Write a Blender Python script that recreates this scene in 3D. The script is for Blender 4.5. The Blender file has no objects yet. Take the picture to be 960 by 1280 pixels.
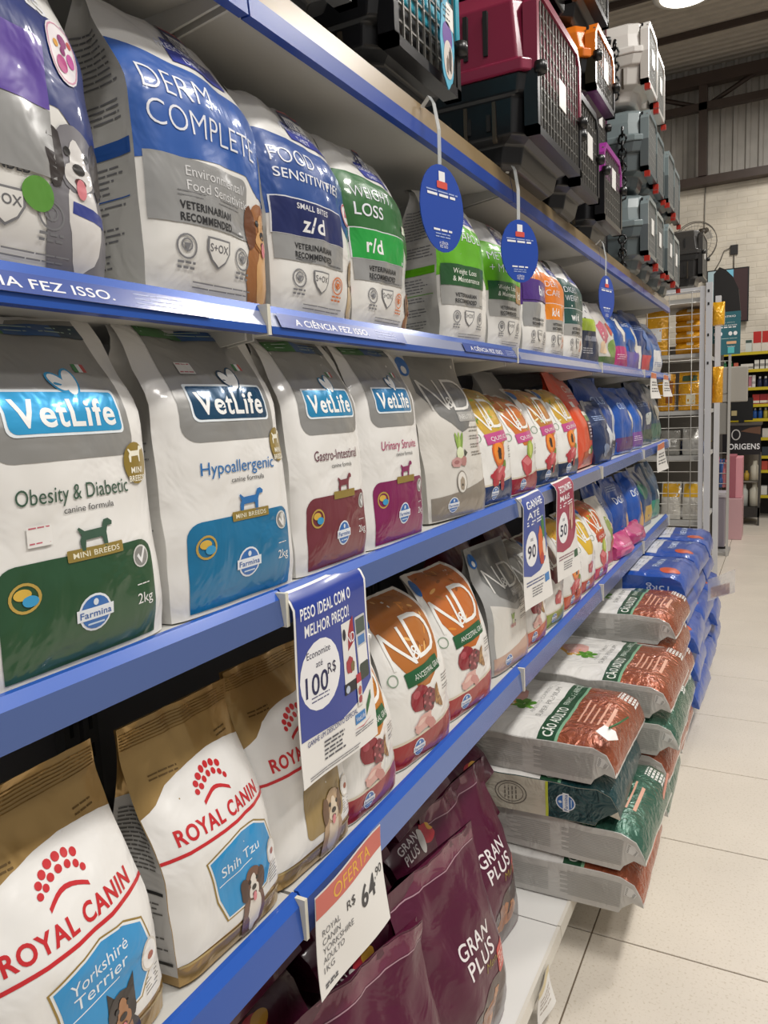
import bpy, bmesh, math, random
import numpy as np
from mathutils import Vector, Matrix, noise
PI = math.pi
scene = bpy.context.scene
COL = scene.collection
random.seed(7)

# ------------------------------------------------------------------ camera, light, exposure
R = np.array([[0.88354853, 0.02346146, -0.4677516], [0.46626295, -0.13801383, 0.87381408], [-0.04405524, -0.99015238, -0.13288113]])
cam_d = bpy.data.cameras.new('camera'); cam = bpy.data.objects.new('camera', cam_d); COL.objects.link(cam)
mw = Matrix(((R[0][0], -R[0][1], -R[0][2], 0.6), (R[1][0], -R[1][1], -R[1][2], 0.0), (R[2][0], -R[2][1], -R[2][2], 1.566), (0, 0, 0, 1)))
cam.matrix_world = mw
cam_d.sensor_width = 36; cam_d.sensor_fit = 'AUTO'; cam_d.lens = 937.04 / 1280 * 36
cam_d.clip_start = 0.02; cam_d.clip_end = 100
scene.camera = cam
vs = scene.view_settings
vs.view_transform = 'Standard'; vs.look = 'None'; vs.exposure = -0.1; vs.gamma = 1; vs.use_curve_mapping = False
world = bpy.data.worlds.new('world'); scene.world = world; world.use_nodes = True
bgn = world.node_tree.nodes['Background']; bgn.inputs[0].default_value = (1.0, 0.97, 0.93, 1); bgn.inputs[1].default_value = 0.27
def area(name, loc, sx, sy, power, col=(1, 0.965, 0.92), rot=(0, 0, 0)):
    l = bpy.data.lights.new(name, 'AREA'); l.shape = 'RECTANGLE'; l.size = sx; l.size_y = sy; l.energy = power; l.color = col
    o = bpy.data.objects.new(name, l); o.location = loc; o.rotation_euler = rot; COL.objects.link(o); return o
for ly, lx, pw in ((-1.2, 1.9, 90), (2.0, 2.1, 125), (5.2, 2.1, 125), (8.8, 1.2, 95)):
    area('ceiling_light', (lx, ly, 5.2), 0.5, 1.1, pw)
area('ceiling_light', (3.6, 1.0, 5.2), 0.5, 1.1, 75)

# ------------------------------------------------------------------ materials
def lin(c):
    c = c / 255.0
    return c / 12.92 if c <= 0.04045 else ((c + 0.055) / 1.055) ** 2.4
def rgb(h):
    h = h.lstrip('#'); return tuple(lin(int(h[i:i + 2], 16)) for i in (0, 2, 4))
_m = {}
def M(hx, rough=0.4, metal=0.0, bump=None, emit=0, coat=0.0, alpha=1.0, trans=0.0):
    key = (hx, rough, metal, bump, emit, coat, alpha, trans)
    if key in _m: return _m[key]
    m = bpy.data.materials.new('paint_' + hx.strip('#')); m.use_nodes = True
    nt = m.node_tree; b = nt.nodes['Principled BSDF']; L = nt.links.new
    b.inputs['Base Color'].default_value = (*rgb(hx), 1); b.inputs['Roughness'].default_value = rough; b.inputs['Metallic'].default_value = metal
    b.inputs['Coat Weight'].default_value = coat; b.inputs['Coat Roughness'].default_value = 0.09
    b.inputs['Alpha'].default_value = alpha; b.inputs['Transmission Weight'].default_value = trans
    if emit: b.inputs['Emission Color'].default_value = (*rgb(hx), 1); b.inputs['Emission Strength'].default_value = emit
    if bump:
        tc = nt.nodes.new('ShaderNodeTexCoord')
        n1 = nt.nodes.new('ShaderNodeTexNoise'); bp = nt.nodes.new('ShaderNodeBump'); L(tc.outputs['Object'], n1.inputs['Vector'])
        sc, dist, st, det, di = {'crinkle': (10, 0.009, 0.7, 3, 1.0), 'foil': (16, 0.012, 0.85, 4, 2.2), 'soft': (8, 0.006, 0.35, 2, 0.8), 'fine': (120, 0.001, 0.4, 2, 0), 'sack': (11, 0.010, 0.7, 4, 1.6)}[bump]
        n1.inputs['Scale'].default_value = sc; n1.inputs['Detail'].default_value = det; n1.inputs['Distortion'].default_value = di
        bp.inputs['Strength'].default_value = st; bp.inputs['Distance'].default_value = dist
        L(n1.outputs[0], bp.inputs['Height']); L(bp.outputs[0], b.inputs['Normal'])
        if bump in ('crinkle', 'foil', 'sack'): L(bp.outputs[0], b.inputs['Coat Normal'])
    _m[key] = m; return m
# film = printed glossy plastic of the bags, ink = print lying on it, foil = metallised film
def film(hx): return M(hx, 0.34, 0.0, 'crinkle', coat=0.5)
def ink(hx): return M(hx, 0.36, 0.0, 'crinkle', coat=0.5)
def foil(hx): return M(hx, 0.30, 0.55, 'foil', coat=0.3)
def shiny(hx): return M(hx, 0.26, 0.35, 'foil', coat=0.5)
def sack(hx): return M(hx, 0.30, 0.0, 'sack', coat=0.6)
def matt(hx): return M(hx, 0.55)

# ------------------------------------------------------------------ objects
def link(name, me, parent=None):
    o = bpy.data.objects.new(name, me); COL.objects.link(o)
    if parent: o.parent = parent
    return o
def tag(o, label, cat, group=None):
    o['label'] = label; o['category'] = cat
    if group: o['group'] = group
    return o
def empty(name, loc, label, cat, group=None, rz=0):
    o = bpy.data.objects.new(name, None); COL.objects.link(o); o.location = loc; o.rotation_euler.z = rz; o.empty_display_size = 0.05
    return tag(o, label, cat, group)
class MB:
    """collects boxes, tubes and polygons, builds one mesh object"""
    def __init__(s): s.v = []; s.f = []; s.m = []; s.mats = []; s.sm = []
    def mi(s, m):
        if m not in s.mats: s.mats.append(m)
        return s.mats.index(m)
    def add(s, vs_, fs, mat, smooth=False):
        b = len(s.v); k = s.mi(mat); s.v += [tuple(p) for p in vs_]
        for f in fs: s.f.append(tuple(b + i for i in f)); s.m.append(k); s.sm.append(smooth)
    def box(s, x0, x1, y0, y1, z0, z1, mat, mtx=None):
        p = [(x, y, z) for z in (z0, z1) for y in (y0, y1) for x in (x0, x1)]
        if mtx: p = [mtx @ Vector(q) for q in p]
        s.add(p, [(0, 2, 3, 1), (4, 5, 7, 6), (0, 1, 5, 4), (2, 6, 7, 3), (0, 4, 6, 2), (1, 3, 7, 5)], mat); return s
    def prism(s, prof, y0, y1, mat, mats=None):
        """profile [(x,z)] swept along y"""
        n = len(prof); v = [(x, y0, z) for x, z in prof] + [(x, y1, z) for x, z in prof]
        for i in range(n):
            j = (i + 1) % n; s.add([v[i], v[j], v[n + j], v[n + i]], [(0, 1, 2, 3)], (mats or {}).get(i, mat))
        s.add(v, [tuple(range(n))[::-1], tuple(range(n, 2 * n))], mat); return s
    def tube(s, pts, r, mat, n=6, closed=False):
        pts = [Vector(p) for p in pts]; rings = []; N = len(pts)
        for i, p in enumerate(pts):
            a = pts[(i - 1) % N] if (i or closed) else p; c = pts[(i + 1) % N] if (i < N - 1 or closed) else p
            t = (c - a).normalized(); u = t.cross(Vector((0, 0, 1)))
            if u.length < 1e-3: u = t.cross(Vector((1, 0, 0)))
            u.normalize(); w = t.cross(u); rr = r[i] if isinstance(r, (list, tuple)) else r
            rings.append([p + (u * math.cos(2 * PI * k / n) + w * math.sin(2 * PI * k / n)) * rr for k in range(n)])
        v = [q for g in rings for q in g]; f = []
        for i in range(N if closed else N - 1):
            for k in range(n):
                a, b_ = i * n, ((i + 1) % N) * n; f.append((a + k, a + (k + 1) % n, b_ + (k + 1) % n, b_ + k))
        if not closed: f += [tuple(range(n))[::-1], tuple(range((N - 1) * n, N * n))]
        s.add(v, f, mat, True); return s
    def lathe(s, prof, cx, cy, mat, n=16, z0=0):
        v = []; f = []
        for r, z in prof:
            for k in range(n): v.append((cx + r * math.cos(2 * PI * k / n), cy + r * math.sin(2 * PI * k / n), z0 + z))
        for i in range(len(prof) - 1):
            for k in range(n): f.append((i * n + k, i * n + (k + 1) % n, (i + 1) * n + (k + 1) % n, (i + 1) * n + k))
        f += [tuple(range(n))[::-1], tuple(range((len(prof) - 1) * n, len(prof) * n))]
        s.add(v, f, mat, True); return s
    def mesh(s):
        me = bpy.data.meshes.new('m'); me.from_pydata(s.v, [], s.f)
        for m in s.mats: me.materials.append(m)
        me.polygons.foreach_set('material_index', s.m); me.polygons.foreach_set('use_smooth', s.sm); me.update(); return me
    def build(s, name, parent=None, bevel=0):
        o = link(name, s.mesh(), parent)
        if bevel:
            md = o.modifiers.new('bevel', 'BEVEL'); md.width = bevel; md.segments = 2; md.limit_method = 'ANGLE'
        return o
def struct(o):
    if o.parent is None: o['kind'] = 'structure'
    return o

# ------------------------------------------------------------------ surfaces and flat print
def smooth(a, b, x):
    t = min(1, max(0, (x - a) / (b - a))); return t * t * (3 - 2 * t)
class Surf:
    """a gridded surface patch: maps (s from centre, t from bottom) in metres to 3D"""
    def __init__(s, P, w, h):
        s.P = np.array(P, float); s.nv, s.nu = s.P.shape[0] - 1, s.P.shape[1] - 1; s.w = w; s.h = h
        du = np.gradient(s.P, axis=1); dv = np.gradient(s.P, axis=0); N = np.cross(du, dv)
        s.N = N / np.maximum(np.linalg.norm(N, axis=2, keepdims=True), 1e-9)
    def ev(s, st, off):
        u = np.clip((st[:, 0] / s.w + 0.5), 0, 1) * s.nu; v = np.clip(st[:, 1] / s.h, 0, 1) * s.nv
        i = np.minimum(u.astype(int), s.nu - 1); j = np.minimum(v.astype(int), s.nv - 1); a = (u - i)[:, None]; b = (v - j)[:, None]
        def bl(G): return (G[j, i] * (1 - a) + G[j, i + 1] * a) * (1 - b) + (G[j + 1, i] * (1 - a) + G[j + 1, i + 1] * a) * b
        P = bl(s.P); N = bl(s.N); N /= np.maximum(np.linalg.norm(N, axis=1, keepdims=True), 1e-9)
        return P + N * off, N
_txt = {}
def text2d(t, bold, shear):
    k = (t, bold, shear)
    if k in _txt: return _txt[k]
    c = bpy.data.curves.new('t', 'FONT'); c.body = t; c.size = 1; c.resolution_u = 4; c.offset = bold * (.6 if bold > 0 else 1); c.shear = shear; c.space_character = 1.0 + max(0, bold) * 2.5; c.fill_mode = 'FRONT'
    o = bpy.data.objects.new('t', c); me = bpy.data.meshes.new_from_object(o)
    V = np.array([v.co[:2] for v in me.vertices]); F = [tuple(p.vertices) for p in me.polygons]
    bpy.data.objects.remove(o); bpy.data.meshes.remove(me); bpy.data.curves.remove(c)
    _txt[k] = (V, F); return _txt[k]
def cut2d(V, F, step, grid=None):
    """slice a flat mesh into cells so that it can follow a curved surface"""
    bm = bmesh.new(); vv = [bm.verts.new((p[0], p[1], 0)) for p in V]
    for f in F:
        try: bm.faces.new([vv[i] for i in f])
        except ValueError: pass
    bm.normal_update(); big = [f for f in bm.faces if len(f.verts) > 4]
    if big: bmesh.ops.triangulate(bm, faces=big)
    lo = np.min(V, axis=0); hi = np.max(V, axis=0)
    for ax in (0, 1):
        if grid: cs = [c for c in grid[ax] if lo[ax] + 1e-6 < c < hi[ax] - 1e-6]
        else: n = int((hi[ax] - lo[ax]) / step); cs = [lo[ax] + k * (hi[ax] - lo[ax]) / (n + 1) for k in range(1, n + 1)]
        for c in cs:
            co = [0, 0, 0]; no = [0, 0, 0]; co[ax] = c; no[ax] = 1
            bmesh.ops.bisect_plane(bm, geom=bm.verts[:] + bm.edges[:] + bm.faces[:], plane_co=co, plane_no=no, dist=1e-7)
    bm.verts.index_update(); V2 = np.array([v.co[:2] for v in bm.verts]); F2 = [tuple(v.index for v in f.verts) for f in bm.faces]; bm.free()
    return V2, F2
class Deco:
    """flat print laid on the surfaces of one thing; k scales the design's centimetres to the thing"""
    def __init__(s, surfs, kx=0.01, ky=0.01): s.S = surfs; s.kx = kx; s.ky = ky; s.parts = {}; s.base = 0.0005
    def put(s, part, mat, V, F, layer=0, side='F', step=0.016, rot=0, cx=0, cy=0):
        V = np.array(V, float)
        if rot:
            a = math.radians(rot); V = (V - (cx, cy)) @ np.array([[math.cos(a), math.sin(a)], [-math.sin(a), math.cos(a)]]) + (cx, cy)
        V = V * (s.kx, s.ky)
        if len(F) == 0: return
        sf = s.S[side]
        if step: V, F = cut2d(V, F, step, ([(i / sf.nu - .5) * sf.w for i in range(sf.nu + 1)], [j / sf.nv * sf.h for j in range(sf.nv + 1)]))
        P, N = sf.ev(V, s.base + layer * 0.00026)
        # orientation
        d = s.parts.setdefault(part, dict(v=[], n=[], f=[], m=[], mats=[]))
        if mat not in d['mats']: d['mats'].append(mat)
        k = d['mats'].index(mat); b = len(d['v'])
        d['v'] += P.tolist(); d['n'] += N.tolist()
        for f in F:
            ar = 0
            for q in range(1, len(f) - 1):
                p0, p1, p2 = V[f[0]], V[f[q]], V[f[q + 1]]; ar += (p1[0] - p0[0]) * (p2[1] - p0[1]) - (p1[1] - p0[1]) * (p2[0] - p0[0])
            if abs(ar) < 1e-12: continue
            g = tuple(b + i for i in f); d['f'].append(g if ar > 0 else g[::-1]); d['m'].append(k)
    def poly(s, part, mat, pts, **k): s.put(part, mat, pts, [tuple(range(len(pts)))], **k)
    def rect(s, part, mat, x0, y0, x1, y1, **k):
        big = max((x1 - x0) * s.kx, (y1 - y0) * s.ky) > 0.03
        s.put(part, mat, [(x0, y0), (x1, y0), (x1, y1), (x0, y1)], [(0, 1, 2, 3)], step=k.pop('step', 0.016 if big else 0), **k)
    def rr(s, part, mat, x0, y0, x1, y1, r, **k):
        """rounded rectangle; r = radius or (bl, br, tr, tl)"""
        if not isinstance(r, tuple): r = (r,) * 4
        pts = []
        for (cx, cy, a0, q) in ((x0, y0, 180, 0), (x1, y0, 270, 1), (x1, y1, 0, 2), (x0, y1, 90, 3)):
            rr_ = r[q]
            if rr_ <= 0: pts.append((cx, cy)); continue
            ox = cx + rr_ * (1 if cx == x0 else -1); oy = cy + rr_ * (1 if cy == y0 else -1)
            for i in range(6): a = math.radians(a0 + 18 * i); pts.append((ox + rr_ * math.cos(a), oy + rr_ * math.sin(a)))
        s.poly(part, mat, pts, **k)
    def ell(s, part, mat, cx, cy, rx, ry, n=20, wob=0, seed=0, **k):
        pts = []
        for i in range(n):
            a = 2 * PI * i / n; q = 1 + wob * noise.noise(Vector((math.cos(a) * 1.7, math.sin(a) * 1.7, seed + 3.3))) * 1.8
            pts.append((cx + rx * q * math.cos(a), cy + ry * q * math.sin(a)))
        big = max(rx * s.kx, ry * s.ky) > 0.012
        s.put(part, mat, pts, [tuple(range(n))], step=0.016 if big else 0, cx=cx, cy=cy, **k)
    def ring(s, part, mat, cx, cy, rx, ry, t, n=20, **k):
        V = []; F = []
        for i in range(n):
            a = 2 * PI * i / n; V += [(cx + rx * math.cos(a), cy + ry * math.sin(a)), (cx + (rx - t) * math.cos(a), cy + (ry - t) * math.sin(a))]
            j = (i + 1) % n; F.append((2 * i, 2 * j, 2 * j + 1, 2 * i + 1))
        s.put(part, mat, V, F, step=0, **k)
    def text(s, part, mat, t, cx, cy, h, w=None, bold=0.0, shear=0, align='C', rot=0, **k):
        """h = capital height, w = total width, (cx,cy) = middle (or left/right end) of the line"""
        V, F = text2d(t, bold, shear)
        if len(V) == 0: return
        x0, x1 = V[:, 0].min(), V[:, 0].max(); sc = h / 0.73; sx = sc if w is None else w / (x1 - x0)
        X = (V[:, 0] - x0) * sx; wd = (x1 - x0) * sx
        X = X + cx - {'C': wd / 2, 'L': 0, 'R': wd}[align]; Y = V[:, 1] * sc + cy - h / 2
        s.put(part, mat, np.stack([X, Y], 1), F, step=0.014 if h * s.ky > 0.022 else (0.03 if wd * s.kx > 0.04 and h * s.ky > 0.012 else 0), rot=rot, cx=cx, cy=cy, **k)
    def lines(s, part, mat, x0, x1, ys, t, jag=0.3, seed=1, **k):
        """rows of print too small to read"""
        rn = random.Random(seed)
        for y in ys:
            e = x1 - (x1 - x0) * jag * rn.random(); x = x0
            while x < e - 0.1:
                q = min(e, x + (e - x0) * (0.12 + 0.25 * rn.random())); s.rect(part, mat, x, y, q, y + t, step=0, **k); x = q + t * 0.9
    def finish(s, parent):
        out = []
        for name, d in s.parts.items():
            me = bpy.data.meshes.new('m'); me.from_pydata(d['v'], [], d['f'])
            for m in d['mats']: me.materials.append(m)
            me.polygons.foreach_set('material_index', d['m']); me.polygons.foreach_set('use_smooth', [True] * len(d['f'])); me.update()
            me.normals_split_custom_set_from_vertices(d['n'])
            out.append(link(name, me, parent))
        return out

def bag_shape(w, d, h, mats, rowmat=None, vd=0.45, lean=0.05, fold=0.0, v0=0.8, shoulder=0.0, vs_=0.75, bulge=0.012, amp=0.003, seed=0, pinch=0.0, pillow=False, NU=18, NV=26, topw=1.0, skew=0.0, curl=0.0):
    NS, NB = 5, 6; w2 = w / 2; rows = []; x = z = 0.0
    for j in range(NV + 1):
        v = j / NV; phi = lean + fold * smooth(v0, 1.0, v) - curl * (1 - smooth(0.0, 0.13, v))
        if j: x -= math.sin(phi) * h / NV; z += math.cos(phi) * h / NV
        n = (math.cos(phi), math.sin(phi))
        if pillow:
            D = d / 2 * min(1, math.sqrt(smooth(0.0, 0.10 if curl else 0.14, max(0, v - 0.02)) + 1e-5), math.sqrt(smooth(0, 0.12, 1 - v) + 1e-5)) + 0.0015
        else:
            D = d / 2 * (1 - smooth(vd, 0.97, v)) * (0.9 + 0.1 * smooth(0, 0.12, v)) + 0.0015
        W = w2 * (1 - 0.025 * (1 - smooth(0, 0.10, v))) * (1 + (topw - 1) * v)
        if shoulder and v > vs_: W *= math.sqrt(max(0.02, 1 - shoulder * ((v - vs_) / (1 - vs_)) ** 2))
        B = bulge * math.sin(PI * min(1, max(0, v * 1.05))) ** 0.7 if v < 0.95 else 0
        r = min(0.010, D * 0.35)
        ring = []
        def dn(u, q):
            e = 0.35 + 0.65 * smooth(0.0, 0.3, v) + 0.5 * smooth(0.7, 1, v)
            return amp * e * (1.1 * noise.noise(Vector((u * 1.6 + seed * 7.1, v * 3.6 + q, seed * 3.7))) + 0.6 * noise.noise(Vector((u * 4.2 + seed, v * 8.5 + q, seed * 1.7 + 5))))
        for i in range(NU + 1):
            u = -1 + 2 * i / NU; o = D + B * (1 - u * u) - r * abs(u) ** 8 + dn(u, 0); ring.append((o, W * u))
        xe = ring[-1][0]; xs = ring[0][0]
        for i in range(1, NS): t = i / NS; ring.append((xe * (1 - t) - D * t, W * (1 - pinch * smooth(0.2, 0.9, v) * math.sin(PI * t)) + 0.4 * dn(t, 9)))
        for i in range(NB + 1):
            u = 1 - 2 * i / NB; ring.append((-(D + 0.5 * B * (1 - u * u)) if i not in (0, NB) else -D, W * u))
        for i in range(1, NS): t = i / NS; ring.append((-D * (1 - t) + xs * t, -W * (1 - pinch * smooth(0.2, 0.9, v) * math.sin(PI * t)) - 0.4 * dn(t, 4)))
        rows.append([(x + n[0] * o, y + skew * v * h, z + n[1] * o) for o, y in ring])
    n = len(rows[0]); V = [p for r_ in rows for p in r_]; F = []; MI = []
    for j in range(NV):
        v = (j + 0.5) / NV
        for i in range(n):
            reg = 'F' if i < NU else ('S' if i < NU + NS or i >= NU + NS + NB else 'B')
            F.append((j * n + i, j * n + (i + 1) % n, (j + 1) * n + (i + 1) % n, (j + 1) * n + i)); MI.append(rowmat(v, reg) if rowmat else 0)
    F.append(tuple(range(n))[::-1]); F.append(tuple(range(NV * n, NV * n + n))); MI += [MI[0], MI[-1]]
    me = bpy.data.meshes.new('m'); me.from_pydata(V, [], F)
    for m in mats: me.materials.append(m)
    me.polygons.foreach_set('material_index', MI); me.polygons.foreach_set('use_smooth', [True] * len(F)); me.update()
    me.set_sharp_from_angle(angle=math.radians(50))
    A = np.array(rows); li = NU + NS + NB
    SF = Surf(A[:, :NU + 1], w, h)
    SL = Surf(np.concatenate([A[:, li:], A[:, :1]], axis=1), d, h)
    SR = Surf(A[:, NU:NU + NS + 1], d, h)
    return me, dict(F=SF, L=SL, R=SR)
ALLBAGS = []
def place_bag(me, name, x, yc, z, label, cat, group=None, rz=0, ry=0, rx=0):
    o = link(name, me); o.location = (x, yc, z); o.rotation_euler = (rx, ry, rz); tag(o, label, cat, group); ALLBAGS.append(o); return o
def copy_thing(o, label=None, group=None):
    c = o.copy(); COL.objects.link(c)
    for ch in list(o.children):
        k = ch.copy(); COL.objects.link(k); k.parent = c
        for g in list(ch.children): q = g.copy(); COL.objects.link(q); q.parent = k
    if label: c['label'] = label
    if group: c['group'] = group
    return c

# ================================================================== THE SETTING
def tex_mat(name, base, kind):
    m = bpy.data.materials.new(name); m.use_nodes = True; nt = m.node_tree; b = nt.nodes['Principled BSDF']; L = nt.links.new
    tc = nt.nodes.new('ShaderNodeTexCoord'); ramp = nt.nodes.new('ShaderNodeValToRGB'); n = nt.nodes.new('ShaderNodeTexNoise'); bp = nt.nodes.new('ShaderNodeBump')
    geo = nt.nodes.new('ShaderNodeNewGeometry'); L(geo.outputs['Position'], n.inputs['Vector'])
    c = rgb(base)
    if kind == 'tile':
        n.inputs['Scale'].default_value = 130; n.inputs['Detail'].default_value = 3
        ramp.color_ramp.elements[0].position = 0.30; ramp.color_ramp.elements[0].color = (c[0] * .82, c[1] * .79, c[2] * .73, 1)
        ramp.color_ramp.elements[1].position = 0.44; ramp.color_ramp.elements[1].color = (*c, 1)
        n2 = nt.nodes.new('ShaderNodeTexNoise'); n2.inputs['Scale'].default_value = 2.5; n2.inputs['Detail'].default_value = 5; L(geo.outputs['Position'], n2.inputs['Vector'])
        mr = nt.nodes.new('ShaderNodeMapRange'); mr.inputs[3].default_value = .82; mr.inputs[4].default_value = 1.06; L(n2.outputs[0], mr.inputs[0])
        mx = nt.nodes.new('ShaderNodeVectorMath'); mx.operation = 'SCALE'; L(n.outputs[0], ramp.inputs[0]); L(ramp.outputs[0], mx.inputs[0]); L(mr.outputs[0], mx.inputs['Scale']); L(mx.outputs[0], b.inputs['Base Color'])
        b.inputs['Roughness'].default_value = .38; bp.inputs['Strength'].default_value = .05
        L(n.outputs[0], bp.inputs['Height']); L(bp.outputs[0], b.inputs['Normal'])
    elif kind == 'brick':
        sp = nt.nodes.new('ShaderNodeSeparateXYZ'); cb = nt.nodes.new('ShaderNodeCombineXYZ'); L(geo.outputs['Position'], sp.inputs[0]); wz = nt.nodes.new('ShaderNodeTexNoise'); wz.inputs['Scale'].default_value = 5; wz.inputs['Detail'].default_value = 4; L(geo.outputs['Position'], wz.inputs['Vector']); wm = nt.nodes.new('ShaderNodeMath'); wm.operation = 'MULTIPLY_ADD'; wm.inputs[1].default_value = .045; L(wz.outputs[0], wm.inputs[0]); L(sp.outputs[2], wm.inputs[2]); L(sp.outputs[0], cb.inputs[0]); L(wm.outputs[0], cb.inputs[1])
        br = nt.nodes.new('ShaderNodeTexBrick'); L(cb.outputs[0], br.inputs['Vector']); br.inputs['Scale'].default_value = 1; br.inputs['Brick Width'].default_value = .24; br.inputs['Row Height'].default_value = .075; br.inputs['Mortar Size'].default_value = .008; br.inputs['Mortar Smooth'].default_value = .5
        br.inputs['Color1'].default_value = (*c, 1); br.inputs['Color2'].default_value = (c[0] * .93, c[1] * .92, c[2] * .9, 1); br.inputs['Mortar'].default_value = (c[0] * .95, c[1] * .94, c[2] * .92, 1)
        n.inputs['Scale'].default_value = 3; n.inputs['Detail'].default_value = 8; mr = nt.nodes.new('ShaderNodeMapRange'); mr.inputs[1].default_value = .3; mr.inputs[2].default_value = .7; mr.inputs[3].default_value = .82; mr.inputs[4].default_value = 1.05
        L(n.outputs[0], mr.inputs[0]); mx = nt.nodes.new('ShaderNodeVectorMath'); mx.operation = 'SCALE'; L(br.outputs[0], mx.inputs[0]); L(mr.outputs[0], mx.inputs['Scale']); L(mx.outputs[0], b.inputs['Base Color'])
        bp.inputs['Strength'].default_value = .45; bp.inputs['Distance'].default_value = .012; bp.invert = True
        L(br.outputs['Fac'], bp.inputs['Height']); L(bp.outputs[0], b.inputs['Normal']); b.inputs['Roughness'].default_value = .8
    else:
        n.inputs['Scale'].default_value = 6; n.inputs['Detail'].default_value = 6; mr = nt.nodes.new('ShaderNodeMapRange'); mr.inputs[3].default_value = .75; mr.inputs[4].default_value = 1.15
        L(n.outputs[0], mr.inputs[0]); mx = nt.nodes.new('ShaderNodeVectorMath'); mx.operation = 'SCALE'; mx.inputs[0].default_value = c; L(mr.outputs[0], mx.inputs['Scale']); L(mx.outputs[0], b.inputs['Base Color'])
        b.inputs['Roughness'].default_value = .45 if kind == 'metal' else .8
    return m
TILE = tex_mat('floor_tile', '#dfd6c8', 'tile'); BRICK = tex_mat('white_brick', '#f0e7d6', 'brick')
RUST = tex_mat('dark_steel', '#4a3d36', 'metal'); ROOFM = tex_mat('roof_sheet', '#c4bbae', 'metal'); WSHEET = tex_mat('wall_sheet', '#b9b4ac', 'metal')
fl = struct(MB().box(-6, 6, -3, 11.2, -0.05, -0.003, M('#6f6252', .8)).build('floor'))
tb = bmesh.new(); bmesh.ops.create_cube(tb, size=1)
for v in tb.verts: v.co = (v.co.x * .5955, v.co.y * .5955, v.co.z * .012)
bmesh.ops.bevel(tb, geom=tb.edges[:], offset=.0012, segments=1, affect='EDGES'); tme = bpy.data.meshes.new('m'); tb.to_mesh(tme); tb.free(); tme.materials.append(TILE)
for i in range(-2, 5):
    for j in range(-6, 16):
        o = link('floor_tile', tme, fl); o.location = (.131 + .6 * i + .3, 2.07 + .6 * j + .3, -.006)
struct(MB().box(-6, 6, 11.2, 11.4, 0, 4.38, BRICK).build('wall_back'))
def corrug(n, pitch, depth):
    out = []
    for i in range(n): out += [(i * pitch, 0), (i * pitch + pitch * .5, 0), (i * pitch + pitch * .62, depth), (i * pitch + pitch * .88, depth)]
    return out
b_ = MB(); pr = corrug(80, .15, .035)
V = [(-6 + a, 11.3 - d, z) for a, d in pr for z in (4.3, 6.2)]; b_.add(V, [(2 * i, 2 * i + 2, 2 * i + 3, 2 * i + 1) for i in range(len(pr) - 1)], WSHEET)
up = struct(b_.build('wall_upper')); 
b_ = MB(); pr = corrug(120, .13, .03)
V = [(x, -4 + a, 5.82 + d) for a, d in pr for x in (-6, 6)]; b_.add(V, [(2 * i, 2 * i + 1, 2 * i + 3, 2 * i + 2) for i in range(len(pr) - 1)], ROOFM)
rf = struct(b_.build('ceiling'))
for y in (3.2, 5.2, 7.2, 8.95, 10.1): link('roof_beam', MB().box(-6, 6, y, y + .05, 5.75, 5.815, RUST).mesh(), rf)
tr = struct(MB().box(-6, 6, 10.95, 11.1, 5.50, 5.64, RUST).build('trim_1'))
link('bottom_chord', MB().box(-6, 6, 10.97, 11.07, 5.20, 5.29, RUST).mesh(), tr)
link('eaves_beam', MB().box(-6, 6, 11.0, 11.19, 4.30, 4.40, RUST).mesh(), tr)
for x in (-2.7, -.4, 1.9):
    link('truss_post', MB().box(x - .05, x + .05, 10.97, 11.07, 4.40, 5.52, RUST).mesh(), tr)
    link('diagonal_brace', MB().tube([(x + .03, 11.02, 5.25), (x + .65, 11.02, 5.55)], .03, RUST, 4).mesh(), tr)
    link('diagonal_brace', MB().tube([(x - .03, 11.02, 5.25), (x - .65, 11.02, 5.5)], .03, RUST, 4).mesh(), tr)
# hanging lamp seen at the top edge
lp = empty('high_bay_lamp', (-.38, 8.9, 5.68), 'round white high-bay lamp hanging from the corrugated roof', 'lamp')
link('lamp_housing', MB().lathe([(.02, .22), (.12, .2), (.13, .08), (.32, .03), (.33, 0), (.30, -.01)], 0, 0, M('#e6e2da', .4), 28).mesh(), lp)
link('lamp_disc', MB().lathe([(.26, -.018), (.25, -.02), (.01, -.021)], 0, 0, M('#fff6e6', .4, emit=4), 28).mesh(), lp)
link('hanging_cable', MB().tube([(0, 0, .2), (0, 0, .24)], .006, M('#222222')).mesh(), lp)

# ================================================================== GONDOLA SHELVING
DECK = M('#c9c8c3', .45); DARKP = M('#67676a', .6); BLU = M('#2454ad', .3, .15, coat=.3); BLUT = M('#2459b8', .35, coat=.3); STEELB = M('#7088c8', .24, .65)
PAPER = M('#8f96b2', .22, coat=.6); TAN = M('#927d5c', .3, coat=.6); BDARK = M('#1f449c', .35, coat=.3); IVORY = M('#dcd8c8', .4); WHITE = M('#e9e8e4', .4); BLK = M('#151515', .6)
YB = [-.2, .82, 1.86, 2.86, 3.82, 4.75]
LV = dict(A=(2.125, 2.060), B=(1.712, 1.673), C=(1.329, 1.282), D=(.877, .814))
units = ['nearest blue-railed shelving unit, running out of the left edge', 'second shelving unit, behind the price sign and the first hanging poster', 'third shelving unit, where two narrow posters hang', 'fourth shelving unit, behind the stacks of bronze sacks', 'farthest shelving unit, holding mostly blue bags']
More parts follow.
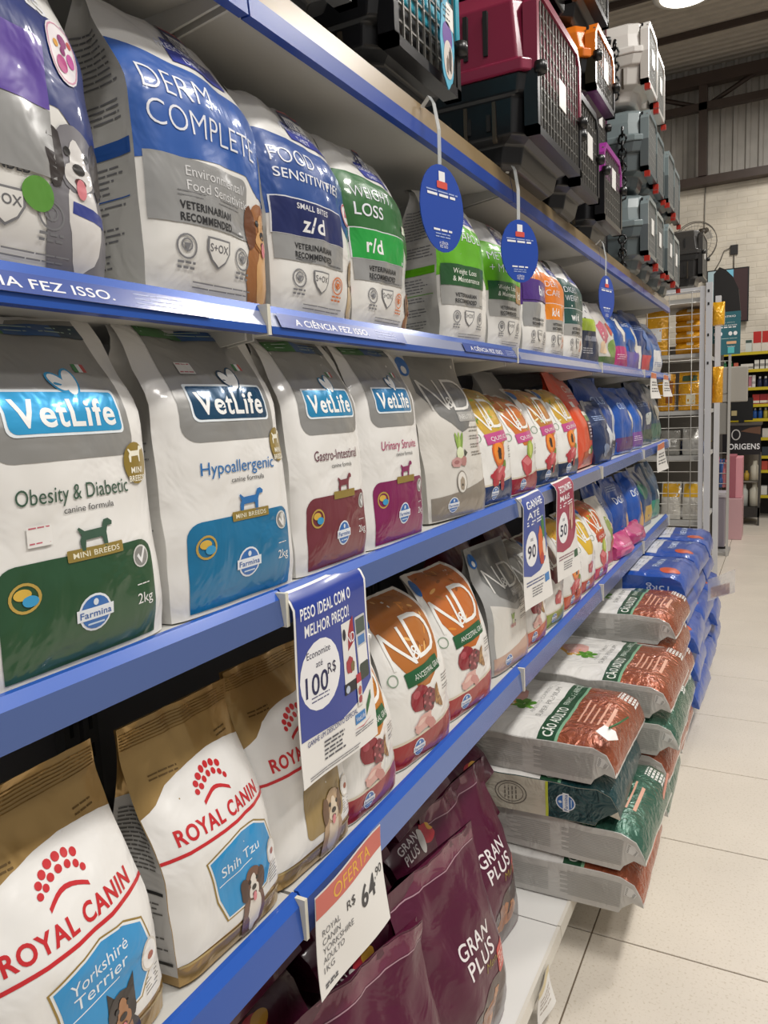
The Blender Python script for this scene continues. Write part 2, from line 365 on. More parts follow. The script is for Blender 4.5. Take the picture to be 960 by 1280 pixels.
for k in range(5):
    y0, y1 = YB[k] + .002, YB[k + 1] - .002
    g = empty('gondola_shelving', (0, y0, 0), units[k], 'shelving', 'blue-railed shelving units along the aisle'); yo = y1 - y0
    def P(name, mb, par=g): return link(name, mb.mesh(), par)
    for za, zb in ((.16, .62), (.624, 1.10), (1.104, 1.58), (1.584, 2.06), (2.064, 2.5)):
        P('back_panel', MB().box(-.47, -.46, 0.02, yo - .02, za, zb, DARKP))
    for yy in (0, yo - .035):
        u = P('upright', MB().box(-.465, -.435, yy, yy + .03, 0, 2.55, M('#4b4b4c', .5)))
        sl = MB()
        for q in range(48): sl.box(-.4352, -.434, yy + .011, yy + .018, .2 + q * .05, .225 + q * .05, BLK)
        P('slot_row', sl, u)
    for lv, (zt, zb) in LV.items():
        sh = P('shelf', MB().box(-.43, -.016, 0.001, yo - .001, zt - .03, zt - .006, DECK))
        for yy in (.004, yo - .008):
            br = MB(); br.add([(-.43, yy, zt - .03), (-.03, yy, zt - .03), (-.03, yy, zt - .045), (-.43, yy, zt - .10), (-.43, yy + .004, zt - .03), (-.03, yy + .004, zt - .03), (-.03, yy + .004, zt - .045), (-.43, yy + .004, zt - .10)], [(0, 1, 2, 3), (7, 6, 5, 4), (0, 4, 5, 1), (1, 5, 6, 2), (2, 6, 7, 3), (3, 7, 4, 0)], DECK)
            P('shelf_bracket', br, sh)
        if lv == 'A': r = MB().prism([(-.016, zt - .005), (-.006, zt), (.001, zt - .037), (.003, zb), (-.012, zb), (-.016, zt - .03)], 0, yo, BDARK, {0: TAN, 1: TAN})
        elif lv == 'B': r = MB().prism([(-.016, zt), (-.008, zt), (-.003, zt - .010), (.006, zb + .010), (.007, zb), (-.012, zb), (-.016, zt - .03)], 0, yo, BDARK, {1: BLU, 2: PAPER if k < 3 else M('#6f78b4', .25, coat=.5), 3: BLU})
        elif lv == 'C': r = MB().prism([(-.018, zt), (-.010, zt), (-.001, zt - .011), (.004, zb), (-.012, zb), (-.018, zt - .03)], 0, yo, BLUT, {2: STEELB if k != 2 else M('#8287a0', .25, .4)})
        else: r = MB().prism([(-.018, zt), (-.010, zt), (-.001, zt - .014), (.004, zb), (-.012, zb), (-.018, zt - .03)], 0, yo, BLUT, {2: BLU if k == 0 else (STEELB if k < 3 else M('#8287a0', .25, .4))})
        rl = P('price_rail', r, sh)
        if lv != 'A':
            ec = MB().box(-.014, .009, yo - .008, yo - .001, zb - .002, zt - .002, IVORY); P('end_cap', ec, sh)
    bs = P('base_deck', MB().box(-.46, .085, 0, yo, .125, .148, WHITE))
    P('kick_plate', MB().box(.03, .045, 0, yo, .0, .125, M('#8c8a84', .5)), bs)
    P('base_rail', MB().prism([(.085, .150), (.094, .150), (.097, .112), (.088, .112)], 0, yo, M('#e2ddd2', .3, coat=.5)), bs)
# paper strips in the clear rail of the second shelf from the top
def flatdeco(P0, ax, up_, w, h):
    """surface for a flat sheet with centre-bottom P0, width axis ax and height axis up_"""
    P0, ax, up_ = Vector(P0), Vector(ax), Vector(up_)
    return Surf([[tuple(P0 + ax * (w * (i / 4 - .5)) + up_ * (h * j / 4)) for i in range(5)] for j in range(5)], w, h)
def strip(y0, y1, txt, label, k=0, tan=False):
    zb, zt = 1.683, 1.702; a = Vector((.0075, 0, zb)); b = Vector((-.0015, 0, zt)); upv = (b - a); hh = upv.length; upv.normalize()
    w = y1 - y0; sf = flatdeco((a.x, 0, a.z), (0, 1, 0), upv, w, hh); D = Deco({'F': sf}); D.base = .0004
    t = MB(); P_, _ = sf.ev(np.array([(-w / 2, 0), (w / 2, 0), (w / 2, hh), (-w / 2, hh)]), .0001); t.add(P_.tolist(), [(0, 1, 2, 3)], M('#35509e', .25, coat=.6))
    o = t.build('shelf_strip'); o.location = (.0012, (y0 + y1) / 2, 0); tag(o, label, 'shelf strip', 'blue printed strips in the clear rail')
    D.text('lettering', M('#e8e8ee', .3), txt, -w * 50 * .25, hh * 50, 1.05, w=w * 55, bold=.02)
    D.lines('small_print', M('#aab4d8', .3), w * 22, w * 40, [hh * 25, hh * 50, hh * 75], .12, 0)
    D.finish(o); return o
strip(.30, .70, 'A CIÊNCIA FEZ ISSO.', 'blue strip lettered FEZ ISSO under the first two big blue and white bags')
strip(.84, 1.22, 'A CIÊNCIA FEZ ISSO.', 'blue strip on the rail under the bag with the small dark blue panel')
strip(1.50, 1.88, 'A CIÊNCIA FEZ ISSO.', 'blue strip on the rail under the two bright green banded bags')

# ================================================================== PET CARRIERS
GR = M('#8d8b86', .35, .6)
def carrier(x, y0, y1, z0, L_, H, low, upc, label, group='pet carriers on the top shelf', smoothy=False, latch='#151515', grille=GR, lab=True, rz=0, legend=None, midz=.56, slots=True):
    w = y1 - y0; g = empty('pet_carrier', (x, (y0 + y1) / 2, z0), label, 'pet carrier', group, rz)
    hm = H * midz; lo = M(low, .35, coat=.2); upm = M(upc, .3, coat=.3)
    def outline(z, ins, fr, ch):
        X0, X1, Y = -L_ + ins, -fr, w / 2 - ins
        pts = [(X1, -Y + ch), (X1, Y - ch), (X1 - ch, Y), (X0 + ch, Y), (X0, Y - ch), (X0, -Y + ch), (X0 + ch, -Y), (X1 - ch, -Y)]
        if smoothy:
            q = []
            for i in range(8):
                a = Vector(pts[i]); b = Vector(pts[(i + 1) % 8]); q.append(tuple(a))
                if i % 2 == 1: m_ = (a + b) / 2; o = Vector(((X0 if m_.x < -L_ / 2 else X1), (-Y if m_.y < 0 else Y))); q.append(tuple(m_ + (o - m_) * .41))
            pts = q
        return [(p[0], p[1], z) for p in pts]
    def shell(rows, mat):
        mb = MB(); rings = [outline(*r) for r in rows]; n = len(rings[0]); V = [p for r in rings for p in r]
        F = [(i * n + k, i * n + (k + 1) % n, (i + 1) * n + (k + 1) % n, (i + 1) * n + k) for i in range(len(rows) - 1) for k in range(n)]
        F += [tuple(range(n))[::-1], tuple(range((len(rows) - 1) * n, len(rows) * n))]; mb.add(V, F, mat); return mb
    ch = .035 if not smoothy else .06
    lw = shell([(0, .055, .07, ch), (.01, .045, .06, ch), (.05, .040, .050, ch), (.062, .016, .024, ch), (hm - .05, .012, .02, ch), (hm - .045, .006, .014, ch * .8), (hm - .004, .004, .012, ch * .7)], lo)
    lwo = link('lower_shell', lw.mesh(), g)
    if smoothy: rows = [(hm - .004, 0, .008, ch * .7), (hm + .02, 0, .008, ch * .7), (hm + .024, .008, .016, ch), (H * .8, .016, .02, ch), (H * .93, .03, .02, ch), (H * .985, .06, .03, ch), (H, .09, .06, ch)]
    else: rows = [(hm - .004, 0, .008, ch * .6), (hm + .022, 0, .008, ch * .6), (hm + .026, .007, .014, ch * .8), (H * .86, .016, .02, ch), (H * .97, .045, .03, ch), (H, .07, .05, ch)]
    upo = link('upper_shell', shell(rows, upm).mesh(), g)
    for o in (lwo, upo):
        md = o.modifiers.new('bevel', 'BEVEL'); md.width = .004; md.segments = 2; md.limit_method = 'ANGLE'; md.angle_limit = math.radians(25)
    # ribs and slots on both long sides
    rb = MB(); st = MB()
    for sy in (-1, 1):
        for q in (.10, .17):
            xx = -q; rb.add(*_slab(xx, .004, sy, w / 2 - .012, .05, hm - .055, -.022 + .012), M('#4a4238', .25, .2))  # brown tone puts the gold reflections into the rib colour
        if slots:
            for q in range(5):
                xx = -L_ * .26 - q * L_ * .11
                st.box(xx - .005, xx + .005, min(sy * (w / 2 - .0165), sy * (w / 2 - .004)), max(sy * (w / 2 - .0165), sy * (w / 2 - .004)), hm + .045, H * .83, BLK)
                if q < 3: st.box(xx - .005, xx + .005, min(sy * (w / 2 - .03), sy * (w / 2 - .0105)), max(sy * (w / 2 - .03), sy * (w / 2 - .0105)), hm * .4, hm - .08, BLK)
    link('ribs', rb.mesh(), lwo)
    if slots: link('vent_slots', st.mesh(), upo)
    # door frame and door on the front (+x)
    a = w / 2 - .018; zb = .055; zt = H * .88; fw = .018
    def frame(z_0, z_1, top, mat):
        mb = MB(); x0, x1 = -.03, .002
        mb.box(x0, x1, -a, -a + fw, z_0, z_1, mat); mb.box(x0, x1, a - fw, a, z_0, z_1, mat)
        if top:
            c = .04
            mb.box(x0, x1, -a + c, a - c, z_1 + c - fw, z_1 + c, mat)
            for s_ in (-1, 1):
                V = [(xx, s_ * yy, zz) for xx in (x0, x1) for yy, zz in ((a, z_1), (a - fw, z_1), (a - c, z_1 + c - fw), (a - c, z_1 + c))]
                mb.add(V, [(0, 1, 2, 3), (7, 6, 5, 4), (0, 4, 5, 1), (1, 5, 6, 2), (2, 6, 7, 3), (3, 7, 4, 0)], mat)
        else: mb.box(x0, x1, -a, a, z_0, z_0 + fw, mat)
        return mb
    link('door_frame', frame(hm, zt - .02, True, upm).mesh(), upo)
    link('door_surround', frame(zb, hm, False, lo).mesh(), lwo)
    dr = MB(); y_0, y_1 = -a + fw, a - fw; nvb = max(6, int((y_1 - y_0) / .026)); nhb = int((zt - zb) / .030)
    for q in range(nvb + 1): yy = y_0 + (y_1 - y_0) * q / nvb; dr.box(-.006, -.002, yy - .0018, yy + .0018, zb + fw, zt, grille)
    for q in range(nhb + 1): zz = zb + fw + (zt - zb - fw) * q / nhb; dr.box(-.008, -.004, y_0, y_1, zz - .0018, zz + .0018, grille)
    link('grille_door', dr.mesh(), g)
    link('opening_shade_panel', MB().box(-.03, -.022, y_0, y_1, zb + fw, zt + .01, BLK).mesh(), g)  # black panel stands in for the shade inside the carrier
    if lab: link('paper_label', MB().box(-.002, -.0005, -.01, .055, hm - .02, hm + .045, WHITE).mesh(), g)
    for s_ in (-1, 1):
        lt = MB()
        if latch == '#151515': lt.lathe([(.014, -.012), (.016, 0), (.014, .012)], .006, s_ * (a - .009), M(latch, .35), 10, hm - .0)
        else:
            lt.box(-.014, .008, s_ * (a - .01) - .009, s_ * (a - .01) + .009, .03, .052, M(latch, .4))
        link('latch', lt.mesh(), g)
    link('carry_handle', MB().tube([(-L_ * .35, 0, H - .004), (-L_ * .36, 0, H + .02), (-L_ * .62, 0, H + .02), (-L_ * .63, 0, H - .004)], .008, M('#1c1c1c', .4), 6).mesh(), g)
    return g
def _slab(x, hw, sy, yb, z0, z1, d):
    y0, y1 = sy * (yb - .012), sy * (yb + .003)
    p = [(xx, y, z) for z in (z0, z1) for y in (y0, y1) for xx in (x - hw, x + hw)]
    return p, [(0, 2, 3, 1), (4, 5, 7, 6), (0, 1, 5, 4), (2, 6, 7, 3), (0, 4, 6, 2), (1, 3, 7, 5)]
ZT = 2.121
K = '#17171a'
carrier(.012, .78, 1.10, ZT, .40, .33, K, K, 'all-black carrier with a grey grille at the top left, nearest on the top shelf')
carrier(.012, 1.19, 1.52, ZT, .42, .32, K, '#2a9db4', 'black carrier with a teal upper half and a paper tag on its grille', lab=False, midz=.46)
carrier(.095, 1.74, 2.19, ZT, .44, .40, K, '#8c2544', 'largest carrier, black below and crimson above, standing on the shelf', midz=.48)
carrier(.075, 2.21, 2.51, ZT, .42, .33, K, K, 'all-black carrier standing on the shelf right behind the crimson one')
carrier(.085, 1.80, 2.14, ZT + .425, .42, .30, K, '#c9b21c', 'black carrier with yellow trim, stacked on the crimson one', midz=.25)
carrier(.05, 2.67, 3.02, ZT, .42, .33, K, '#a03a97', 'black carrier with a magenta upper half, low on the shelf', midz=.64)
carrier(.06, 2.50, 2.84, ZT + .355, .42, .27, K, '#e0761c', 'black carrier with an orange upper half, stacked above the magenta one', midz=.56)
carrier(.04, 2.50, 2.84, ZT + .65, .42, .3, K, '#4a2a18', 'brown and black carrier stacked on top of the orange one')
carrier(-.07, 3.06, 3.36, ZT, .36, .34, K, K, 'black carrier at the foot of the dark stack beside the grey carriers', lab=False)
carrier(-.07, 3.06, 3.36, ZT + .365, .36, .34, K, '#5c1a45', 'black and plum carrier in the middle of the dark stack beside the grey carriers')
carrier(-.07, 3.06, 3.36, ZT + .73, .36, .28, K, '#5a1320', 'black and dark red carrier on top of the dark stack beside the white carrier', lab=False)
GY, WH, RD = '#7d8a8c', '#e4e1db', '#a82a1c'
n_ = 0
for ci, (y0, cols) in enumerate(((3.43, [GY, GY, WH]), (3.735, [GY, GY, WH]), (4.04, [GY, GY]), (4.345, [GY, GY]))):
    for li, c in enumerate(cols):
        low = {GY: '#565f61', WH: '#c9c5be'}[c]
        nm = {GY: 'grey', WH: 'white'}[c]; col = ['nearest', 'second', 'third', 'farthest'][ci]; lvn = ['bottom', 'middle', 'top'][li]
        carrier(.075 - .010 * (ci % 2), y0, y0 + .295, ZT + li * .343, .42, .322, low, c, '%s carrier with red latches at the %s of the %s pale stack' % (nm, lvn, col), smoothy=True, latch=RD, slots=False, lab=(li != 1), grille=M('#9b9b98', .4, .4), group='grey and white carriers at the end of the top shelf')
# chain of black accessories hanging beside the white carrier
def chain(x, y, z0, z1, label):
    mb = MB(); n = int((z1 - z0) / .028)
    for i in range(n):
        z = z0 + .028 * i; a = i % 2 * PI / 2 + random.random() * .5
        mb.tube([(x + .016 * math.cos(t) * math.cos(a), y + .016 * math.cos(t) * math.sin(a), z + .02 * math.sin(t)) for t in [k * PI / 4 for k in range(8)]], .005, M('#1a1a1b', .3, .3), 5, True)
    return tag(mb.build('hanging_chain'), label, 'chain')
chain(-.02, 3.405, ZT + .30, ZT + .58, 'black plastic chain hanging in front of the middle grey carrier')
chain(-.05, 3.405, ZT + .70, ZT + .93, 'black plastic chain hanging against the top white carrier')
chain(-.02, 3.405, ZT + .01, ZT + .16, 'short black chain hanging low before the bottom grey carrier')
# wavy tag on the teal carrier
def sheet(name, pts_outline, mat, th, loc, label, cat, rz=PI / 2, ry=0, group=None, curve=0.0):
    """thin cut-out sheet facing +x, outline in (y,z) metres, origin at the top"""
    V, F = cut2d(np.array(pts_outline), [tuple(range(len(pts_outline)))], .02)
    mb = MB(); n = len(V); f3 = [(curve * (v[1] ** 2) + th / 2, v[0], v[1]) for v in V] + [(curve * (v[1] ** 2) - th / 2, v[0], v[1]) for v in V]
    mb.add(f3, [tuple(f) for f in F] + [tuple(n + i for i in f)[::-1] for f in F], mat, True)
    o = mb.build(name); o.location = loc; tag(o, label, cat, group); return o
out = []
for i in range(28):
    a = 2 * PI * i / 28; out.append((.032 * math.cos(a) * (1 + .06 * math.cos(8 * a)), -.09 + .078 * math.sin(a) * (1 + .04 * math.cos(8 * a))))
tg = sheet('hanging_tag', out, M('#5fb6d4', .35, coat=.3), .002, (.028, 1.40, ZT + .21), 'wavy light blue tag with a dog on it, hanging from the teal carrier', 'tag')
D = Deco({'F': Surf([[(.001, .06 * (i / 4 - .5), -.17 + .17 * j / 4) for i in range(5)] for j in range(5)], .06, .17)})
D.rr('paper_note', M('#eceae4'), -2.4, 11.2, 2.2, 15.2, .6, rot=-8); D.ell('purple_print', M('#6b4a9b'), 0, 9.2, 2.3, 2.6); D.ell('printed_picture', M('#d9cfc6'), .2, 5.2, 2.2, 3.4, layer=1); D.ell('printed_picture', M('#4b4038'), .9, 5.4, .8, 2.2, wob=.3, layer=2); D.ell('printed_picture', M('#7a6a5c'), -.4, 4.2, .6, 1.6, wob=.3, layer=2)
D.lines('lettering', M('#333333'), -1.8, 1.6, [12.2, 13.2, 14], .25, layer=1); D.finish(tg)

# ================================================================== FOOD BAGS
I_ = ink
def badge(D, cx, cy, r, layer=2, part='round_badge'):
    D.ell(part, I_('#e9eef4'), cx, cy, r, r * 1.05, layer=layer); D.ell(part, I_('#2a6cb8'), cx, cy, r * .88, r * .92, layer=layer + 1)
    D.rect(part, I_('#e9eef4'), cx - r * 1.12, cy - r * .36, cx + r * 1.12, cy + r * .30, layer=layer + 2)
    D.text(part, I_('#2a5fa8'), 'Farmina', cx, cy - r * .03, r * .38, w=r * 1.9, bold=.02, layer=layer + 3)
    D.ell(part, I_('#dfe9f3'), cx, cy + r * .58, r * .16, r * .2, n=8, layer=layer + 2); D.rect(part, I_('#c9dcef'), cx - r * .5, cy - r * .66, cx + r * .5, cy - r * .56, layer=layer + 2)
def dogpic(D, cx, cy, s, fur='#6a4326', light='#d9b98c', dark='#2a1c14', part='printed_dog', chest=True, ly=2, seed=1, earup=False, collar=None):
    if chest:
        D.ell(part, I_(fur), cx, cy - 5.2 * s, 2.9 * s, 4.4 * s, wob=.1, seed=seed, layer=ly); D.ell(part, I_(light), cx + .2 * s, cy - 4.6 * s, 1.5 * s, 3.2 * s, wob=.2, seed=seed + 1, layer=ly + 1)
    if collar: D.rect(part, I_(collar), cx - 1.5 * s, cy - 3.4 * s, cx + 1.6 * s, cy - 2.5 * s, layer=ly + 2, rot=-8)
    D.ell(part, I_(fur), cx, cy, 2.1 * s, 2.5 * s, wob=.08, seed=seed + 2, layer=ly + 2)
    for sg in (-1, 1):
        if earup: D.poly(part, I_(dark), [(cx + sg * .6 * s, cy + 1.6 * s), (cx + sg * 2.0 * s, cy + .9 * s), (cx + sg * 1.9 * s, cy + 3.3 * s)], layer=ly + 1)
        else: D.ell(part, I_(dark), cx + sg * 2.0 * s, cy - .2 * s, .85 * s, 2.0 * s, wob=.15, seed=seed + sg, layer=ly + 3)
    D.ell(part, I_(light), cx, cy - .5 * s, .75 * s, 2.0 * s, wob=.1, seed=seed + 4, layer=ly + 4)
    D.ell(part, I_(light), cx, cy - 1.2 * s, 1.25 * s, 1.05 * s, wob=.08, seed=seed + 5, layer=ly + 4)
    for sg in (-1, 1): D.ell(part, I_('#120d0a'), cx + sg * .85 * s, cy + .45 * s, .3 * s, .34 * s, n=10, layer=ly + 5)
    D.ell(part, I_('#17110f'), cx, cy - .65 * s, .55 * s, .42 * s, n=12, layer=ly + 6); D.ell(part, I_('#5a2a2a'), cx, cy - 1.6 * s, .5 * s, .3 * s, n=10, layer=ly + 6)
    D.ell(part, I_('#d98088'), cx, cy - 2.1 * s, .42 * s, .75 * s, n=12, layer=ly + 7)
def meat(D, cx, cy, s, kind='beef', ly=2):
    p = 'printed_food'
    if kind == 'pomegranate':
        D.ell(p, I_('#8f2230'), cx - 1.4 * s, cy + 2.2 * s, 1.9 * s, 1.9 * s, wob=.1, layer=ly); D.ell(p, I_('#b04a55'), cx - 2.0 * s, cy + 2.9 * s, .7 * s, .6 * s, layer=ly + 1)
        D.ell(p, I_('#7c2a34'), cx + .5 * s, cy + 1.4 * s, 1.5 * s, 1.7 * s, wob=.2, layer=ly + 2)
        rn = random.Random(5)
        for k in range(14): D.ell(p, I_(['#c26a72', '#571720', '#3c1a26'][k % 3]), cx + (.5 + rn.uniform(-1.1, 1.1)) * s, cy + (1.4 + rn.uniform(-1.2, 1.2)) * s, .24 * s, .24 * s, n=7, layer=ly + 3)
        for k in range(5): D.ell(p, I_('#b98a4e' if k % 2 else '#8a5f30'), cx + (2.2 + .25 * k) * s, cy + (1.8 - .35 * k) * s, .35 * s, 1.5 * s, n=8, rot=-20 + 12 * k, layer=ly + 1)
        D.ell(p, I_('#dba9a0'), cx - 1.0 * s, cy - 1.6 * s, 2.1 * s, 1.1 * s, wob=.25, rot=20, layer=ly + 4); D.ell(p, I_('#c98a84'), cx + .6 * s, cy - 2.0 * s, 1.5 * s, .7 * s, wob=.25, rot=-40, layer=ly + 5)
        D.ell(p, I_('#e8c4b8'), cx - 1.3 * s, cy - 1.3 * s, 1.0 * s, .35 * s, rot=20, n=10, layer=ly + 5)
    elif kind == 'papaya':
        D.ell(p, I_('#d9641e'), cx - .2 * s, cy + 2.6 * s, 2.2 * s, 2.7 * s, wob=.06, rot=15, layer=ly); D.ell(p, I_('#ee8c2a'), cx - .2 * s, cy + 2.6 * s, 1.7 * s, 2.1 * s, rot=15, layer=ly + 1); D.ell(p, I_('#3d2012'), cx - .1 * s, cy + 2.5 * s, .7 * s, 1.2 * s, wob=.35, rot=15, layer=ly + 2)
        D.ell(p, I_('#b52f3c'), cx - 1.5 * s, cy - 1.8 * s, 1.7 * s, 1.5 * s, wob=.3, seed=3, layer=ly + 3); D.ell(p, I_('#cf5560'), cx + .6 * s, cy - 1.2 * s, 1.7 * s, 1.7 * s, wob=.3, seed=4, layer=ly + 4); D.ell(p, I_('#e39a97'), cx + .2 * s, cy - .6 * s, 1.1 * s, .3 * s, rot=30, n=10, layer=ly + 5); D.ell(p, I_('#a02834'), cx + 1.0 * s, cy - 3.2 * s, .9 * s, 1.5 * s, wob=.2, layer=ly + 5)
        D.ell(p, I_('#6f8a2c'), cx + 2.0 * s, cy + .2 * s, .6 * s, 1.0 * s, layer=ly + 2)
    elif kind == 'melon':
        D.ell(p, I_('#9ab23a'), cx + 1.0 * s, cy + 2.6 * s, 1.5 * s, 2.2 * s, wob=.1, layer=ly); D.ell(p, I_('#c9d468'), cx + 1.1 * s, cy + 2.7 * s, .8 * s, 1.5 * s, layer=ly + 1)
        D.poly(p, I_('#c4404e'), [(cx - 2.6 * s, cy + .4 * s), (cx - .6 * s, cy + 1.6 * s), (cx + 2.2 * s, cy - .2 * s), (cx + 2.0 * s, cy - 2.6 * s), (cx - .4 * s, cy - 3.4 * s), (cx - 2.2 * s, cy - 1.6 * s)], layer=ly + 2); D.poly(p, I_('#df7f84'), [(cx - 2.3 * s, cy + .3 * s), (cx - .6 * s, cy + 1.3 * s), (cx + 1.8 * s, cy - .2 * s), (cx + .0 * s, cy - 1.0 * s)], layer=ly + 3)
    elif kind == 'fennel':
        for a, q, c in ((-12, -.7, '#8fae4e'), (4, .1, '#a9c465'), (18, .9, '#7f9f45')): D.ell(p, I_(c), cx + q * s, cy + 3.3 * s, .5 * s, 2.6 * s, rot=-a, layer=ly)
        D.ell(p, I_('#dfe6c0'), cx, cy + .7 * s, 1.2 * s, 1.6 * s, layer=ly + 1); D.poly(p, I_('#474a40'), [(cx + 1.6 * s, cy + 1.6 * s), (cx + 2.8 * s, cy + .6 * s), (cx + 1.6 * s, cy - .4 * s)], layer=ly)
        D.ell(p, I_('#c99a96'), cx - 1.4 * s, cy - 1.4 * s, 1.8 * s, 1.2 * s, wob=.15, layer=ly + 2); D.ell(p, I_('#a8706e'), cx - 1.4 * s, cy - 1.4 * s, .8 * s, .5 * s, layer=ly + 3); D.ell(p, I_('#b98580'), cx + 1.0 * s, cy - 1.3 * s, 1.1 * s, 1.2 * s, wob=.2, layer=ly + 2)
    else:
        D.ell(p, I_('#b5343f'), cx, cy, 2.2 * s, 1.7 * s, wob=.25, layer=ly); D.ell(p, I_('#d88a86'), cx + .3 * s, cy + .4 * s, 1.3 * s, .5 * s, rot=20, layer=ly + 1)

# ---- blue and white bags of the second shelf
def hills(w, d, h, band, title, code=None, codecol='#17245e', codew=8.5, small=None, dog=None, seed=1, fold=1.35, titleh=2.6, grey='#a9a9a8', extra=None, top='#e6e4df', th2=None, titlew=None, amp=.006, band2=None):
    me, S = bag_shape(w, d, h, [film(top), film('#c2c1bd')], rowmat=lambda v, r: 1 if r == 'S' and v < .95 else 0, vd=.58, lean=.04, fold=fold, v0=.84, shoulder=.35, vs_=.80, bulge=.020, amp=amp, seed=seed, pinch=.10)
    D = Deco(S, w / 22, h / 40)
    lc = I_(band)
    N = 9; xs = [-11 + 22 * i / (N - 1) for i in range(N)]
    D.poly('colour_band', lc, [(x, 15.5 + 1.6 * math.sin((x + 11) / 22 * 2.4) - (1.8 if x > 6 else 0)) for x in xs] + [(x, 28.6 - 1.5 * math.sin((x + 4) / 22 * 2.2)) for x in xs[::-1]], layer=0)
    if band2: D.poly('colour_band', I_(band2), [(x, 13.5 + 1.2 * math.sin((x + 11) / 22 * 2.4)) for x in xs] + [(x, 20.5 - 1.0 * math.sin((x + 4) / 22 * 2.2)) for x in xs[::-1]], layer=1)
    D.rect('logo', I_('#1d2f96'), -4.6, 29.0, 4.6, 32.6, layer=2, rot=-3); D.text('logo', I_('#dfe2f2'), 'PRESCRIPTION', 0, 31.5, 1.0, w=8, bold=.02, layer=3, rot=-3); D.text('logo', I_('#dfe2f2'), 'DIET', .3, 29.9, 1.0, w=3, bold=.02, layer=3, rot=-3)
    D.rect('logo', I_('#1b2a6b'), -2.6, 31.9, 2.6, 35.6, layer=3, rot=-3); D.rect('logo', I_('#f0efec'), -2.4, 32.1, 2.4, 34.4, layer=4, rot=-3); D.text('logo', I_('#1b2a6b'), "Hill's", 0, 33.2, 1.6, w=4.2, bold=.03, shear=.2, layer=5, rot=-3); D.rect('logo', I_('#cf4a4a'), -2.4, 35.1, 2.4, 35.5, layer=4, rot=-3)
    y = 25.2
    for i, t in enumerate(title):
        hh = titleh if i == 0 or th2 is None else th2
        D.text('lettering', I_('#e9ebf2'), t, -9.6, y, hh, w=(titlew[i] if titlew else None), bold=-.012 if i == 0 or th2 is None else .015, align='L', layer=3); y -= (hh * .5 + (th2 or hh) * .5 + .9)
    y0 = y + .3
    gx = codew - 10
    D.rr('grey_panel', M(grey, .3, .35, 'crinkle', coat=.3), -10.4, 8.6, gx, 16.4 if not code else 12.6, (0, 0, 1.2, 0) if not code else 0, layer=2)
    if code:
        D.rr('code_panel', I_('#dfe0e4'), -10.6, 12.6, gx + .15, 18.4, (0, 0, .9, 0), layer=3); D.rr('code_panel', I_(codecol), -10.4, 12.7, gx, 18.2, (0, 0, .8, 0), layer=4)
        if small: D.text('lettering', I_('#e6e6ea'), small, -6.5, 17.3, .9, bold=.03, align='L', layer=5); D.text('lettering', I_('#f0f0f0'), code, -5.2, 14.8, 2.6, bold=.035, align='L', layer=5)
        else: D.text('lettering', I_('#f0f0f0'), code, -7.5, 15.4, 2.8, bold=.035, align='L', layer=5)
    elif extra:
        for i, t in enumerate(extra): D.text('lettering', I_('#dcdcdc'), t, -5.6, 15.0 - 1.7 * i, 1.25, align='L', layer=4)
        D.lines('small_print', I_('#7b7b7d'), -7, gx - 2, [12.4, 11.9], .12, 0, layer=4)
    ty = 10.9 if not extra else 10.6
    D.text('lettering', I_('#262628'), 'VETERINARIAN', -6.8, ty + .2, .95, w=8.2, bold=.04, align='L', layer=4); D.text('lettering', I_('#262628'), 'RECOMMENDED', -6.8, ty - 1.2, .95, w=8.2, bold=.04, align='L', layer=4)
    D.lines('small_print', I_('#6a6a6c'), -6.8, gx - 1, [8.9], .2, 0, layer=4)
    for cx, c in ((-6.2, '#7d7d80'), (3.6, '#d8763a' if code else '#7d7d80')):
        D.ring('icons', I_(c), cx, 5.9, 1.45, 1.5, .22, layer=3); D.ring('icons', I_(c), cx, 6.1, .8, .8, .2, n=12, layer=3); D.poly('icons', I_(c), [(cx, 5.2), (cx + .5, 6.3), (cx - .5, 6.3)], layer=3); D.lines('icons', I_(c), cx - 1.3, cx + 1.3, [3.9, 3.3], .28, .1, layer=3)
    sh = [(-3.1, 7.6), (.9, 7.6), (.9, 6), (.2, 4.8), (-1.1, 3.9), (-2.4, 4.8), (-3.1, 6)]
    D.poly('icons', I_('#7d7d80'), sh, layer=3); D.poly('icons', film(top), [(-1.1 + (x + 1.1) * .86, 5.9 + (y_ - 5.9) * .86) for x, y_ in sh], layer=4); D.text('icons', I_('#6d6d70'), 'S+OX', -1.1, 6.4, 1.0, w=3.2, bold=.02, layer=5)
    D.lines('small_print', I_('#8a8a8c'), -5, 6, [1.9, 1.3], .16, .2, layer=3)
    if dog: dogpic(D, *dog[0], **dog[1])
    # the side gusset: text in rows, a band
    DL = Deco({'F': S['L']}, d / 10, h / 40)
    DL.lines('side_print', I_('#77777b'), -4, 4, [31, 30.3, 29.6, 28.9, 28.2, 27.5, 26.8, 26.1, 25.4, 24.7, 22.5, 21.8, 21.1, 20.4], .22, .1, seed); DL.rect('side_print', I_(band), -4.8, 16.2, 4.6, 18.0, layer=1); DL.lines('side_print', I_('#77777b'), -4, 3.4, [15, 14.3, 13.6, 12.9, 12.2, 10.6, 9.9, 8, 7.3, 6.6, 5, 4.3, 3.6], .22, .4, seed + 1); DL.rect('side_print', I_(band), -4, 11.4, 4, 11.55, layer=1)
    DL.parts = DL.parts; D2 = DL
    def build(name, x, yc, label, rz=0, group='blue, green and orange banded bags on the second shelf', z=1.7065):
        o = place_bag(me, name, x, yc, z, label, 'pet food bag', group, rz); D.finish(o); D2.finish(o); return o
    return build, D
ZB = 1.7065; ZC = 1.3235; ZD = .8715; XF = -.036
def xc(d): return -.022 - d / 2
